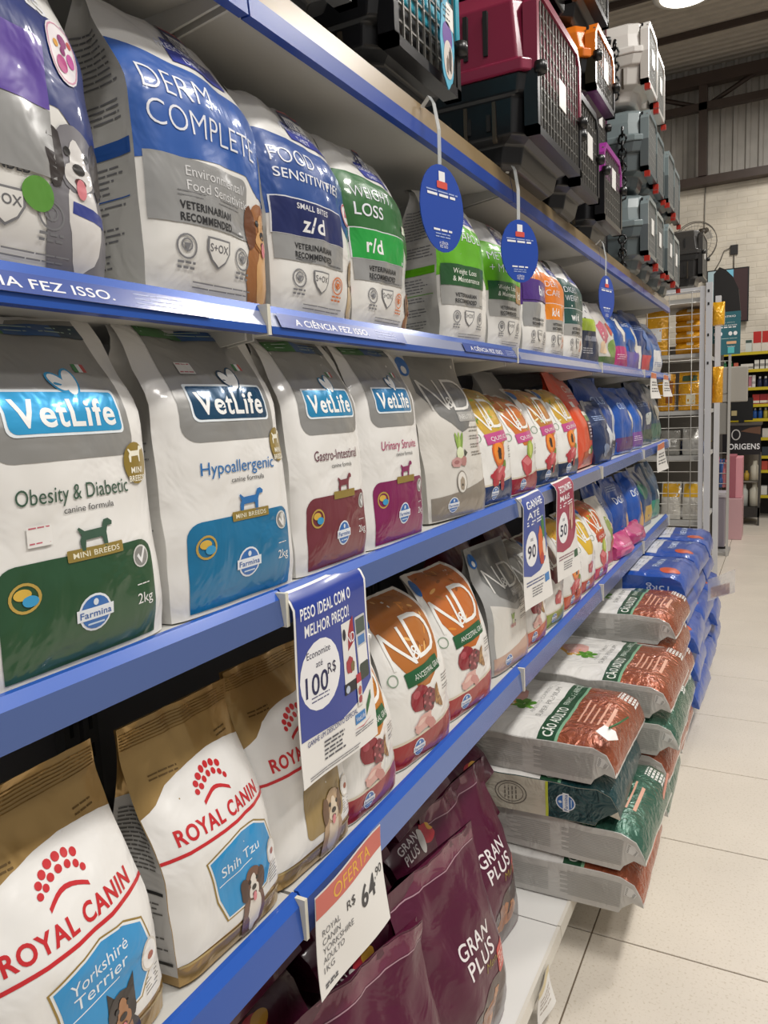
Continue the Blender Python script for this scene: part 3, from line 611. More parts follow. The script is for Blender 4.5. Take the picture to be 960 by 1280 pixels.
# leftmost: navy band, purple box, round pink emblem
bd, D = hills(.235, .12, .36, '#1d2f72', [], seed=11, dog=((7.2, 12.4), dict(s=1.45, fur='#77757a', light='#d8d5d2', dark='#2d2523', chest=True, seed=4, collar='#2e3c8a')))
D.text('lettering', I_('#e9ebf2'), 'ES', 5.4, 28.2, 2.3, layer=3); D.rr('code_panel', I_('#5b3f9e'), -10.6, 16.4, 4.3, 23.4, (0, 0, .9, 0), layer=5); D.rr('grey_panel', M('#a9a9a8', .3, .35, 'crinkle', coat=.3), -10.6, 9.5, 4.3, 16.3, 0, layer=5)
D.ell('round_emblem', I_('#efe9ea'), 7.4, 23.7, 2.1, 3.4, layer=5); D.ring('round_emblem', I_('#d89ab0'), 7.4, 23.7, 2.0, 3.2, .18, layer=6)
for a, b, c, e in ((.1, 1.2, '#8a1f6a', .7), (-.5, -1.4, '#b8367e', .9), (.9, -.5, '#c4489a', .75), (-.9, .6, '#e0a23c', .4), (1.1, 1.3, '#c84a3c', .4), (-.1, .1, '#8a1f6a', .45)): D.ell('round_emblem', I_(c), 7.4 + a, 23.7 + b, e * .8, e * 1.05, n=12, layer=7)
D.ell('round_emblem', I_('#5f9a3c'), 2.2, 7.6, 1.7, 1.7, layer=5)
bd('pet_food_bag', xc(.12), .470, 'navy banded bag with round pink emblem and grey schnauzer, far left')
bd, D = hills(.225, .125, .375, '#2558a8', ['DERM', 'COMPLETE'], extra=['Environmental/', 'Food Sensitivities'], codew=15.4, seed=2, titleh=3.2, titlew=[9.5, 17.5], dog=((8.6, 10.8), dict(s=1.35, fur='#9a6232', light='#d2a26a', dark='#6a3d1f', seed=6)))
bd('pet_food_bag', xc(.125), .755, 'large blue banded bag lettered DERM COMPLETE with a brown dog')
bd, D = hills(.22, .11, .345, '#1f4a92', ['FOOD', 'SENSITIVITIES'], code='z/d', small='SMALL BITES', codew=15.4, seed=3, titleh=2.7, th2=1.6, titlew=[8.4, 14.8], dog=((10.6, 9.0), dict(s=1.1, fur='#c4ab84', light='#e4d4b8', dark='#a08660', seed=9)))
D.ell('round_emblem', I_('#efe9ea'), 8.6, 19.3, 1.9, 2.1, layer=5); D.ring('round_emblem', I_('#c84a6a'), 8.6, 19.3, 1.8, 2.0, .3, layer=6); D.poly('round_emblem', I_('#c84a6a'), [(7.8, 18.7), (8.6, 20.4), (9.5, 19.1)], layer=6)
bd('pet_food_bag', xc(.11), .987, 'dark blue banded bag with the small z/d panel')
bd, D = hills(.205, .11, .345, '#2f6a34', ['WEIGHT', 'LOSS'], code='r/d', codecol='#1f9e3e', codew=15.0, seed=4, titleh=2.4, th2=2.4, titlew=[10.5, 7.5], dog=((9.6, 5.8), dict(s=.9, fur='#8f5a34', light='#c79a6c', dark='#5c3820', seed=3)))
D.rect('price_sticker', I_('#f2efe0'), 5.4, 19.5, 7.8, 21.2, layer=5)
bd('pet_food_bag', xc(.11), 1.202, 'dark green banded bag with a bright green code panel, left of the oval tag')
def met(label, y, seed, rz, title=['METABOLIC'], w=.215, brown=False):
    bd, D = hills(w, .10, .35, '#63b01e', title, seed=seed, titleh=2.4, titlew=[16.5] * len(title), codew=15.5, grey='#b9b8b4')
    D.rr('code_panel', I_('#24562c'), -10.4, 13.2, 5.6, 18.2, (0, 0, .5, 0), layer=5)
    D.text('lettering', I_('#e6eadf'), 'Weight Loss', -7.6, 16.7, 1.25, align='L', bold=.01, layer=6); D.text('lettering', I_('#e6eadf'), '& Maintenance', -7.6, 14.9, 1.25, align='L', bold=.01, layer=6)
    if brown: D.rr('code_panel', I_('#a07434'), 1.2, 12.8, 6.4, 18.0, (0, 0, .5, 0), layer=7); D.text('lettering', I_('#eeeae0'), 'j/d', 3.8, 15.4, 2.2, bold=.02, layer=8)
    return bd('pet_food_bag', xc(.10), y, label, rz)
met('bright green banded bag lettered METABOLIC', 1.60, 5, -.12)
met('bright green banded bag with a gold j/d square, behind the second oval tag', 1.875, 6, -.06, ['METABOLIC', '+ MOBILITY'], brown=True)
bd, D = hills(.21, .10, .33, '#4d2c7e', ['b/d'], seed=7, titleh=3.2, titlew=[5]); D.rect('colour_band', I_('#df7a20'), -11, 24, 11, 30, layer=2)
D.rr('code_panel', I_('#4d2c7e'), -10.4, 17.2, 9, 24, 0, layer=6); D.text('lettering', I_('#eeeeee'), 'b/d', 0, 20.6, 3.2, bold=.03, layer=7)
bd('pet_food_bag', xc(.10), 2.125, 'bag with an orange top band and a purple code panel')
bd, D = hills(.20, .10, .335, '#e07b1c', ['DERM', 'CARE'], seed=8, titleh=2.2, titlew=[9, 9], code='k/d', codecol='#e8891f', codew=16, grey='#b5b4b0'); bd('pet_food_bag', xc(.10), 2.335, 'orange banded bag with an orange code panel, just past the purple one')
bd, D = hills(.23, .10, .35, '#1f4a44', ['DIGEST', 'WEIGHT'], seed=9, titleh=2.2, titlew=[9, 9], code='w/d', codecol='#23504a', codew=17, grey='#b5b4b0'); bd('pet_food_bag', xc(.10), 2.565, 'dark teal banded bag with the w/d panel')

# ---- silver and white bags of the third shelf
SILV = M('#a3a29f', .38, .45, 'crinkle', coat=.3)
def dogsil(D, cx, cy, s, m, ly=4):
    pts = [(-1.9, -1.4), (-1.5, -1.4), (-1.3, -.3), (.6, -.2), (.8, -1.4), (1.2, -1.4), (1.2, .2), (1.5, .9), (2.1, .9), (2.2, 1.3), (1.7, 1.7), (1.1, 1.6), (.8, .8), (-1.3, .7), (-1.9, 1.2), (-2.1, 1.0), (-1.7, .3), (-2.0, -.3)]
    D.poly('dog_silhouette', m, [(cx + x * s, cy + y * s) for x, y in pts], layer=ly)
def vetlife(w, d, h, name, pcol, ncol, y, label, logo='#2c8fc6', mini=True, seed=1, rz=0, sub='canine formula', lean=.05, kg=True, sc=1.0):
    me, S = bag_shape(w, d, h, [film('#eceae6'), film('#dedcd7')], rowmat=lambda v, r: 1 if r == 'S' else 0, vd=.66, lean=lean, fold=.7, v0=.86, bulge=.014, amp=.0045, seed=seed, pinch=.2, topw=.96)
    D = Deco(S, w / 23, h / 40)
    D.rr('silver_panel', SILV, -8.6, 22.6, 8.6, 39.4, (2.2, 2.2, 0, 0), layer=0)
    D.rect('top_strip', I_('#3c7a3a'), -8.6, 36.6, -1.2, 38.6, layer=2); D.rect('top_strip', I_('#2b5f9e'), -1.2, 36.6, 5.4, 38.6, layer=2); D.rect('top_strip', I_('#1b3c50'), 5.4, 36.6, 8.6, 38.6, layer=2); D.lines('top_strip', I_('#bcd2c0'), -8, 8, [37.9, 37.2], .18, .1, layer=3)
    D.rr('logo', I_('#e9f0f4'), -6.9, 25.2, 7.4, 30.2, (1.0, .6, .4, .3), layer=2); D.rr('logo', M(logo, .25, .25, 'crinkle', coat=.5), -6.6, 25.5, 7.1, 29.9, (.9, .5, .4, .3), layer=3)
    D.text('logo', I_('#f2f2ef'), 'VetLife', .2, 27.7, 3.0, w=12.2, bold=.035, layer=4)
    for rot, cx in ((38, .9), (-14, 2.3)):
        D.ell('logo', M(logo, .25, .25, 'crinkle', coat=.5), cx, 31.0, .95, 1.75 if rot < 0 else 1.35, rot=rot, layer=4); D.ell('logo', I_('#f2f2ef'), cx, 31.0, .72, 1.5 if rot < 0 else 1.1, rot=rot, layer=5)
    for i, c in enumerate(('#2f8a4a', '#efefef', '#c43a3a')): D.rect('flag_print', I_(c), 3.9 + .55 * i, 32.3, 4.45 + .55 * i, 33.3, layer=2)
    D.text('lettering', I_(ncol), name, 0, 19.2, 1.75, w=min(13.5, len(name) * .98), bold=.0, layer=2); D.text('lettering', I_('#444444'), sub, 1.2, 17.3, .75, w=6.2, layer=2)
    dogsil(D, 1.4, 14.0, 1.0, I_(ncol if mini else pcol))
    pm = M(pcol, .3, .15, 'crinkle', coat=.6)
    D.rr('base_panel', pm, -9.3, .6, 9.3, 12.4, (0, 0, 2.0, 2.0), layer=1)
    D.rr('base_panel', M('#c9c9c4', .3, .2, 'crinkle', coat=.5), -6.5, 10.6, 8.6, 11.9, (.6, .6, 1.0, .6), layer=2) if False else None
    D.rr('gold_tag', M('#a38d4a', .35, .3), -2.2, 11.6, 4.6, 12.9, .15, layer=4)
    if mini: D.text('gold_tag', I_('#ece6cc'), 'MINI BREEDS', 1.2, 12.25, .62, w=5.6, bold=.02, layer=5)
    badge(D, .4, 5.6, 2.0, layer=3)
    D.ring('icons', M('#cfae5a', .35, .3), -6.7, 9.0, 1.6, 1.6, .3, layer=3); D.ell('icons', I_('#d8b24a'), -6.9, 9.4, .9, .6, layer=4); D.ell('icons', I_('#3c9ccc'), -6.2, 8.6, .8, .6, layer=5)
    D.ell('icons', I_('#dadad6'), 7.3, 10.4, 1.25, 1.35, layer=3); D.ell('icons', I_('#8d8d8a'), 7.3, 10.4, 1.05, 1.15, layer=4); D.poly('icons', I_('#f0f0f0'), [(6.6, 10.5), (6.9, 10.8), (7.2, 10.2), (7.8, 11.5), (8.1, 11.4), (7.3, 9.5)], layer=5)
    if kg: D.text('lettering', I_('#f0f0ee'), '2kg', 7.4, 5.4, 1.3, w=2.4, bold=.0, layer=3); D.lines('lettering', I_('#f0f0ee'), 6.3, 8.4, [7.0], .12, 0, layer=3)
    if mini:
        D.ell('gold_circle', M('#a38a3c', .3, .4, coat=.4), 8.6, 21.5, 2.1, 2.5, layer=5); dogsil(D, 8.6, 22.5, .62, I_('#f0ecd8'), 6); D.text('gold_circle', I_('#f4efdc'), 'MINI', 8.6, 20.7, .75, bold=.03, layer=6); D.text('gold_circle', I_('#f4efdc'), 'BREEDS', 8.6, 19.7, .7, w=3.0, bold=.03, layer=6)
        D.rect('price_sticker', I_('#f0eeea'), -6.0, 31.6 if seed == 22 else 14.0, -3.4, 33.2 if seed == 22 else 16.2, layer=4); D.lines('price_sticker', I_('#c86a78'), -5.8, -3.5, [32.9, 31.8] if seed == 22 else [15.9, 14.3], .15, 0, layer=5)
    DL = Deco({'F': S['L']}, d / 10, h / 40); DL.lines('side_print', I_('#9a9a98'), -4, 4, [6, 7, 8, 9, 12, 13, 14, 20, 21, 22, 23], .2, .3, seed)
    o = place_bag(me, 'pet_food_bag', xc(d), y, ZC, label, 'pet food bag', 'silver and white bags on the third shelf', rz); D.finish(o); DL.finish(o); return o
vetlife(.24, .10, .365, 'Obesity & Diabetic', '#2d5638', '#3d5a48', .510, 'silver and white bag with a dark green panel, far left', logo='#37a6dd', seed=21, rz=.02)
vetlife(.245, .10, .375, 'Hypoallergenic', '#1878a8', '#2b72b4', .766, 'silver and white bag with a bright blue panel', logo='#1b4868', seed=22, rz=-.03)
vetlife(.21, .09, .37, 'Gastro-Intestinal', '#7c3540', '#6a3a48', 1.006, 'silver and white bag with a brownish red panel', logo='#2a8fc0', mini=False, seed=23, rz=-.02)
vetlife(.22, .09, .375, 'Urinary Struvite', '#8a1f5c', '#b03a6a', 1.228, 'silver and white bag with a magenta purple panel', logo='#2a7fb4', mini=False, seed=24, rz=-.05)
def plain_back(w, d, h, x, y, z, col, label, seed, side=None, group=None, cat='pet food bag', metal=False):
    me, S = bag_shape(w, d, h, [film(col)], vd=.6, lean=.06, bulge=.012, amp=.005, seed=seed, fold=.5, v0=.8, NU=12, NV=16)
    return place_bag(me, 'pet_food_bag', x, y, z, label, cat, group)
o = plain_back(.2, .09, .36, -.235, .58, ZC, '#d6d5d1', 'white bag standing behind, in the gap between the dark green and blue panelled bags', 31)
o = plain_back(.2, .09, .35, -.235, 1.32, ZC, '#55504e', 'dark bag standing behind, before the tall grey and white vegetable bag', 32)

# ---- white bags with large serif initials and food pictures
def nd(w, d, h, top, top2, food, base, y, z, label, banner=None, bcol='#1f5a34', seed=1, rz=-.08, grp=None, x=None, letters='#efeee9', white='#eceae5', lean=.10, fold=1.0, hi=True, base2=None, sidecol=None, shoulder=.45, btext='ANCESTRAL GRAIN', left_icon=True):
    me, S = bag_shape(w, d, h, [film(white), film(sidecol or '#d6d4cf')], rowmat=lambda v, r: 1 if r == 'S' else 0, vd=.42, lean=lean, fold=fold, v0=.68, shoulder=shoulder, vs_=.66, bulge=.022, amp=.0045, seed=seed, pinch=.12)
    D = Deco(S, w / 20, h / 34); tm = M(top, .36, 0, 'crinkle', coat=.5)
    D.poly('top_picture', tm, [(-5.6, 18.5), (-3.0, 14.6), (.4, 14.4), (4.5, 17.0), (7.8, 22), (8.8, 33.2), (-7.6, 33.2), (-8.6, 27), (-7.4, 22)], layer=0)
    rn = random.Random(seed)
    for k in range(26): D.ell('top_picture', I_(top2[k % len(top2)]), rn.uniform(-6.6, 6.6), rn.uniform(19.5, 32), rn.uniform(.5, 1.3), .28, n=8, rot=rn.uniform(0, 180), layer=1)
    D.text('large_initials', I_(letters), 'N', -5.0, 22.8, 7.6, w=6.4, bold=-.012, shear=-.1, layer=3); D.text('large_initials', I_(letters), 'D', 2.9, 23.8, 8.4, w=7.6, bold=-.012, layer=3); D.text('large_initials', I_(letters), '&', -1.2, 21.2, 2.8, bold=0, layer=4)
    if banner: D.rr('banner', I_(bcol), -4.4, 15.8, 6.2, 18.6, .2, layer=4, rot=5); D.text('banner', I_('#e9ebe4'), btext, .9, 17.2, 1.1, w=9.6, bold=.0, layer=5, rot=4)
    meat(D, -1.2, 9.6, 1.35, food, ly=3); D.lines('lettering', I_('#6d6a66'), 4.6, 8.6, [14.4, 13.8, 13.2, 12.2, 11.6], .2, .4, seed, layer=3)
    xs = [-9.6 + 19.2 * i / 8 for i in range(9)]
    D.poly('base_band', M(base, .28, .25, 'crinkle', coat=.6), [(-9.6, .3), (9.6, .3)] + [(x, 4.6 + 1.7 * ((x + 9) / 19) ** 2 + .3) for x in xs[::-1]], layer=1)
    D.poly('base_band', I_(base2 or '#d8cdb8'), [(x, 4.9 + 1.7 * ((x + 9) / 19) ** 2) for x in xs] + [(x, 5.4 + 1.7 * ((x + 9) / 19) ** 2) for x in xs[::-1]], layer=2)
    badge(D, -3.4, 2.9, 1.6, layer=3)
    if left_icon: D.ell('icons', I_('#2a6cb8'), -8.8, 29.5, .9, 2.2, layer=3); D.ring('icons', I_('#8aa08a'), -8.2, 17.6, 1.0, 1.2, .2, layer=3)
    DL = Deco({'F': S['L']}, d / 10, h / 34); DL.lines('side_print', I_('#8f8d89'), -4, 4, [24, 23.2, 22.4, 18, 17.2, 16.4, 15.6, 12, 11.2, 10.4, 7, 6.2], .22, .4, seed)
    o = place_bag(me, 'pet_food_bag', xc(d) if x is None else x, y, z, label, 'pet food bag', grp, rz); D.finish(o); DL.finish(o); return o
G3 = 'white bags with fruit and meat pictures on the third shelf'; G4 = 'white bags with fruit and meat pictures on the fourth shelf'
# tall pearl-white bag with fennel
def pearl(w, d, h, y, z, label, rz, seed, grey=False):
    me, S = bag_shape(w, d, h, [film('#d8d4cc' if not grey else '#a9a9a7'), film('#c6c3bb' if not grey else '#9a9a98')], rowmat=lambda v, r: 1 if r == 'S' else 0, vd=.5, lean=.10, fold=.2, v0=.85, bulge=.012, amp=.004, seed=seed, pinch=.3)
    D = Deco(S, w / 20, h / 38); sm = M('#8f8f8d', .36, .5, 'crinkle', coat=.3)
    D.poly('silver_sweep', sm, [(-6.5, 36.8), (-7.6, 28), (-4.6, 22.4), (1.2, 18.6), (3.6, 19.4), (5.4, 22.6), (9.6, 24.4), (9.6, 36.8)], layer=0)
    if grey: D.poly('white_front', I_('#dedbd4'), [(-8.8, .4), (9.4, .4), (9.4, 20), (2, 16.6), (-5, 19.6), (-8.8, 21)], layer=0)
    L_ = I_('#e4e2dc')
    D.text('large_initials', L_, 'N', -3.6, 27.6, 8.0, w=6.2, bold=-.018, shear=-.1, layer=3); D.text('large_initials', L_, 'D', 4.4, 27.6, 8.4, w=6.8, bold=-.018, layer=3); D.text('large_initials', L_, '&', .4, 25.6, 2.8, layer=4)
    D.rr('banner', I_('#a5a39e'), 1, 21.0, 8.6, 23.2, .2, layer=3); D.text('banner', I_('#d9d7d2'), 'NEUTERED', 4.8, 22.1, 1.1, w=6.6, layer=4)
    meat(D, -.6, 13.4, .9 if not grey else .5, 'fennel', ly=3); D.lines('lettering', I_('#77736d'), 3.6, 9, [19.5, 18.7, 17.5, 16.9, 15.6, 15, 13.8, 13.2], .22, .4, seed, layer=3)
    if not grey: D.ell('dog_portrait', I_('#8c857b'), -.6, 7.6, 1.8, 2.6, layer=3); D.ell('dog_portrait', I_('#e4e0d8'), -.6, 7.6, 1.55, 2.3, layer=4); D.ell('dog_portrait', I_('#a29482'), -.6, 7.3, .9, 1.5, wob=.15, layer=5); D.ell('dog_portrait', I_('#2a2420'), -.6, 7.0, .3, .3, n=8, layer=6)
    xs = [-9.4 + 18.8 * i / 8 for i in range(9)]
    D.poly('base_band', M('#9d9488' if not grey else '#c9a898', .3, .3, 'crinkle', coat=.5), [(-9.4, .3), (9.4, .3)] + [(x, 5.2 + 2.6 * ((x + 9) / 19) ** 2) for x in xs[::-1]], layer=1); badge(D, -3.6, 3.0, 1.6, layer=3)
    D.ell('icons', I_('#2a6cb8'), -8.0, 34.0, 1.5, 2.2, layer=4); D.ell('icons', I_('#e9e9e9'), -7.9, 33.2, .6, .9, layer=5)
    DL = Deco({'F': S['L']}, d / 10, h / 38); DL.rect('side_print', I_('#6c7470'), -3, 24.5, 3, 27, layer=1); DL.lines('side_print', I_('#8f8d89'), -4, 4, [22, 21, 20, 19, 18, 14, 13.2, 12.4, 11.6, 10.8], .25, .3, seed)
    o = place_bag(me, 'pet_food_bag', xc(d), y, z, label, 'pet food bag', None, rz); D.finish(o); DL.finish(o); return o
pearl(.26, .11, .375, 1.545, ZC, 'tall pearl white bag with a silver top and a fennel picture', -.12, 41)
QY, QO = ['#8fae3a', '#e9e5b8', '#d9b33a', '#5f8a2f'], '#d0761e'
nd(.21, .09, .32, '#c9a23a', QY, 'papaya', '#1f3a6c', 1.775, ZC, 'white bag with papaya and a navy base, right behind the tall pearl bag', banner=1, bcol='#c04a86', seed=42, grp=G3, btext='QUINOA')
nd(.205, .09, .30, '#c8702a', QY, 'melon', '#a3263c', 2.0, ZC, 'white bag with green melon and a crimson base', banner=1, bcol='#c04a86', seed=43, grp=G3, btext='QUINOA')
nd(.21, .09, .32, '#b87a34', QY, 'papaya', '#1f3a5c', 2.24, ZC, 'white bag with papaya and a dark blue base, third from the pearl bag', banner=1, bcol='#c04a86', seed=44, grp=G3, btext='QUINOA')
nd(.21, .09, .32, '#caa03a', QY, 'papaya', '#1c2f52', 2.49, ZC, 'white bag with papaya and navy base standing beside the orange bag', banner=1, bcol='#c04a86', seed=45, grp=G3, btext='QUINOA')
plain_back(.2, .09, .36, -.2, 2.26, ZC, '#b9b7b3', 'silver grey bag standing behind the papaya bags', 46)
# orange bag
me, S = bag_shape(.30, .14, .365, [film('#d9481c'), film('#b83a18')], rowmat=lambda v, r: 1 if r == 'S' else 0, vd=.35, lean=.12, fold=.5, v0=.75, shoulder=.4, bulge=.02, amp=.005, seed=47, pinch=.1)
D = Deco(S, .30 / 20, .365 / 34); D.text('lettering', I_('#f0d9c8'), 'Chow', 2.2, 27.2, 2.4, w=9, bold=.03, shear=.15, layer=2); D.lines('lettering', I_('#f0d9c8'), -2, 7, [24.6, 23.8], .3, .1, layer=2); D.rect('price_sticker', I_('#f0efe6'), -3.8, 20.6, -1.4, 22.6, layer=3)
D.rr('printed_panel', I_('#4a1f2c'), 1.5, 8.6, 9.3, 21.5, 1.2, layer=1); D.rect('printed_panel', I_('#7a9a5a'), 1.2, 15.4, 9.4, 17.6, layer=2); D.rect('printed_panel', I_('#e9e3d4'), .8, 17.4, 9.4, 18.8, layer=3)
for k in range(5): D.rect('printed_panel', I_('#c9b9c4'), 3.2, 9.6 + 1.15 * k, 7.6, 10.2 + 1.15 * k, layer=2)
D.ell('printed_food', I_('#b04a24'), 1.5, 3.4, 7, 2.8, wob=.2, layer=1); D.ell('printed_food', I_('#5f7c34'), 3.4, 5.4, 2.4, 1.4, wob=.2, layer=2); D.ell('printed_food', I_('#e8d8b8'), .8, 5.0, 1.6, .9, wob=.2, layer=3); D.ell('printed_food', I_('#a3343a'), 5.8, 3.6, 1.6, 1.2, wob=.2, layer=3)
D.finish(place_bag(me, 'pet_food_bag', -.11, 2.80, ZC, 'bright orange bag standing among the white and blue ones', 'pet food bag'))

# ---- small far bags: blue and mixed
def small(w, d, h, col, bands, y, x, z, label, grp, seed, rz=-.1, fold=.35, txt=None, metal=.15):
    """bands: list of (kind, colour, x0, y0, x1, y1) in a 20 x 30 field"""
    me, S = bag_shape(w, d, h, [M(col, .3, metal, 'crinkle', coat=.5)], vd=.45, lean=.08, fold=fold, v0=.75, shoulder=.22, bulge=.018, amp=.012, seed=seed, pinch=.15, NU=12, NV=16)
    D = Deco(S, w / 20, h / 30)
    for i, (k, c, a, b, e, f) in enumerate(bands):
        if k == 'r': D.rr('printed_panel', I_(c), a, b, e, f, .5, layer=i % 4, step=.025)
        elif k == 'e': D.ell('printed_picture', I_(c), a, b, e, f, wob=.2, seed=i, layer=i % 4 + 1)
        elif k == 't': D.text('lettering', I_(c), e, a, b, f, bold=.02, layer=4)
        else: D.lines('small_print', I_(c), a, e, [b + q for q in (0, .9, 1.8)], .35, .2, i, layer=4)
    o = place_bag(me, 'pet_food_bag', x, y, z, label, 'pet food bag', grp, rz); D.finish(o); return o
GB = 'small mixed bags at the end of the second shelf'
small(.24, .09, .27, '#2b3548', [('r', '#e2e0db', -9, 16, 9, 28), ('r', '#b6cf3a', -9, 13, 7, 18), ('r', '#1f2b4c', -9, 1, 9, 13), ('r', '#8d92a4', -6, 9, 4, 11), ('e', '#3c4558', 3, 6, 3, 3), ('l', '#c9cbd4', -7, 4, 2, 0)], 2.905, -.09, ZB, 'navy bag with a lime green flash, first past the dark teal banded bag', GB, 51)
small(.27, .09, .27, '#dcd8d2', [('e', '#c46a7c', -3, 15, 4, 5), ('e', '#7a9a4a', 4, 7, 4, 5), ('e', '#c4503c', 5, 17, 3, 3), ('r', '#4b6b34', -8, 1, 8, 4), ('e', '#e6c9a8', -4, 8, 3, 3)], 3.20, -.09, ZB, 'white bag with pink and green printed vegetables', GB, 52)
small(.25, .09, .28, '#2458a8', [('r', '#b81f74', -9, 1, 9, 10), ('e', '#e6e2da', 3, 18, 3, 6), ('l', '#e9c4d8', -6, 4, 5, 0), ('t', '#dfe6f2', -1, 24, 'Cat', 3)], 3.50, -.09, ZB, 'blue bag with a magenta base', GB, 53)
small(.27, .09, .28, '#2560b4', [('r', '#6b5aa8', -9, 1, 9, 9), ('e', '#e2dccf', 3, 15, 3, 7), ('l', '#dfe6f2', -6, 22, 4, 0), ('e', '#2b4a84', -4, 12, 3, 3)], 3.80, -.09, ZB, 'blue bag with a lilac base beside the magenta based one', GB, 54)
small(.36, .10, .32, '#1b3f80', [('r', '#c43040', -3, 1, 6, 8), ('r', '#e6e3de', -9, 1, -4, 12), ('l', '#9fb4dc', -6, 20, 4, 0), ('e', '#2f66b0', 3, 16, 4, 5)], 4.17, -.10, ZB, 'dark blue bag with a red square low on its front', GB, 55)
small(.34, .10, .30, '#2c66ac', [('r', '#dcdcdc', -4, 1, 6, 13), ('l', '#5f7cb0', -3, 4, 5, 0), ('e', '#1b3f80', 2, 20, 5, 4)], 4.56, -.10, ZB, 'blue bag with a white lower panel, last on the second shelf', GB, 56)
GC = 'shiny blue bags at the end of the third shelf'
small(.22, .10, .25, '#20345e', [('e', '#cfd4dc', 3, 12, 3, 6), ('l', '#9fb4dc', -6, 20, 3, 0), ('e', '#7b8aa6', -3, 6, 3, 3)], 3.06, -.07, ZC, 'low dark blue bag just behind the orange one', GC, 61)
small(.36, .12, .35, '#1d4a9a', [('r', '#202a3c', -9, 1, 9, 6), ('e', '#d5d9df', 6, 12, 2, 7), ('t', '#a9c4ea', 0, 21, 'CLUB', 3), ('l', '#c9cbd4', -6, 3, 6, 0)], 3.28, -.13, ZC, 'largest shiny blue bag on the third shelf', GC, 62)
small(.28, .10, .31, '#2458b0', [('r', '#5a2f6c', -9, 1, 9, 7), ('e', '#d9d4cc', 5, 13, 2, 6), ('t', '#a9c4ea', 0, 21, 'CLUB', 3)], 3.60, -.09, ZC, 'blue bag with a plum base', GC, 63)
small(.28, .10, .31, '#2a62bc', [('r', '#7a3ca0', -9, 1, 9, 8), ('e', '#e0dcd4', 4, 13, 2.4, 6), ('l', '#e6d4ee', -6, 4, 5, 0)], 3.90, -.09, ZC, 'blue bag with a bright purple base', GC, 64)
small(.34, .10, .34, '#1a3666', [('r', '#2a4a3c', -9, 1, 9, 7), ('e', '#cfd4cf', 0, 12, 3, 3), ('l', '#7a8aa8', -6, 18, 5, 0)], 4.26, -.10, ZC, 'dark navy bag with a green base on the third shelf', GC, 65)
small(.30, .10, .34, '#274a68', [('r', '#3c6a5a', -9, 1, 9, 9), ('e', '#c9c4b4', 2, 14, 3, 4)], 4.58, -.10, ZC, 'bluish green bag, last on the third shelf', GC, 66)

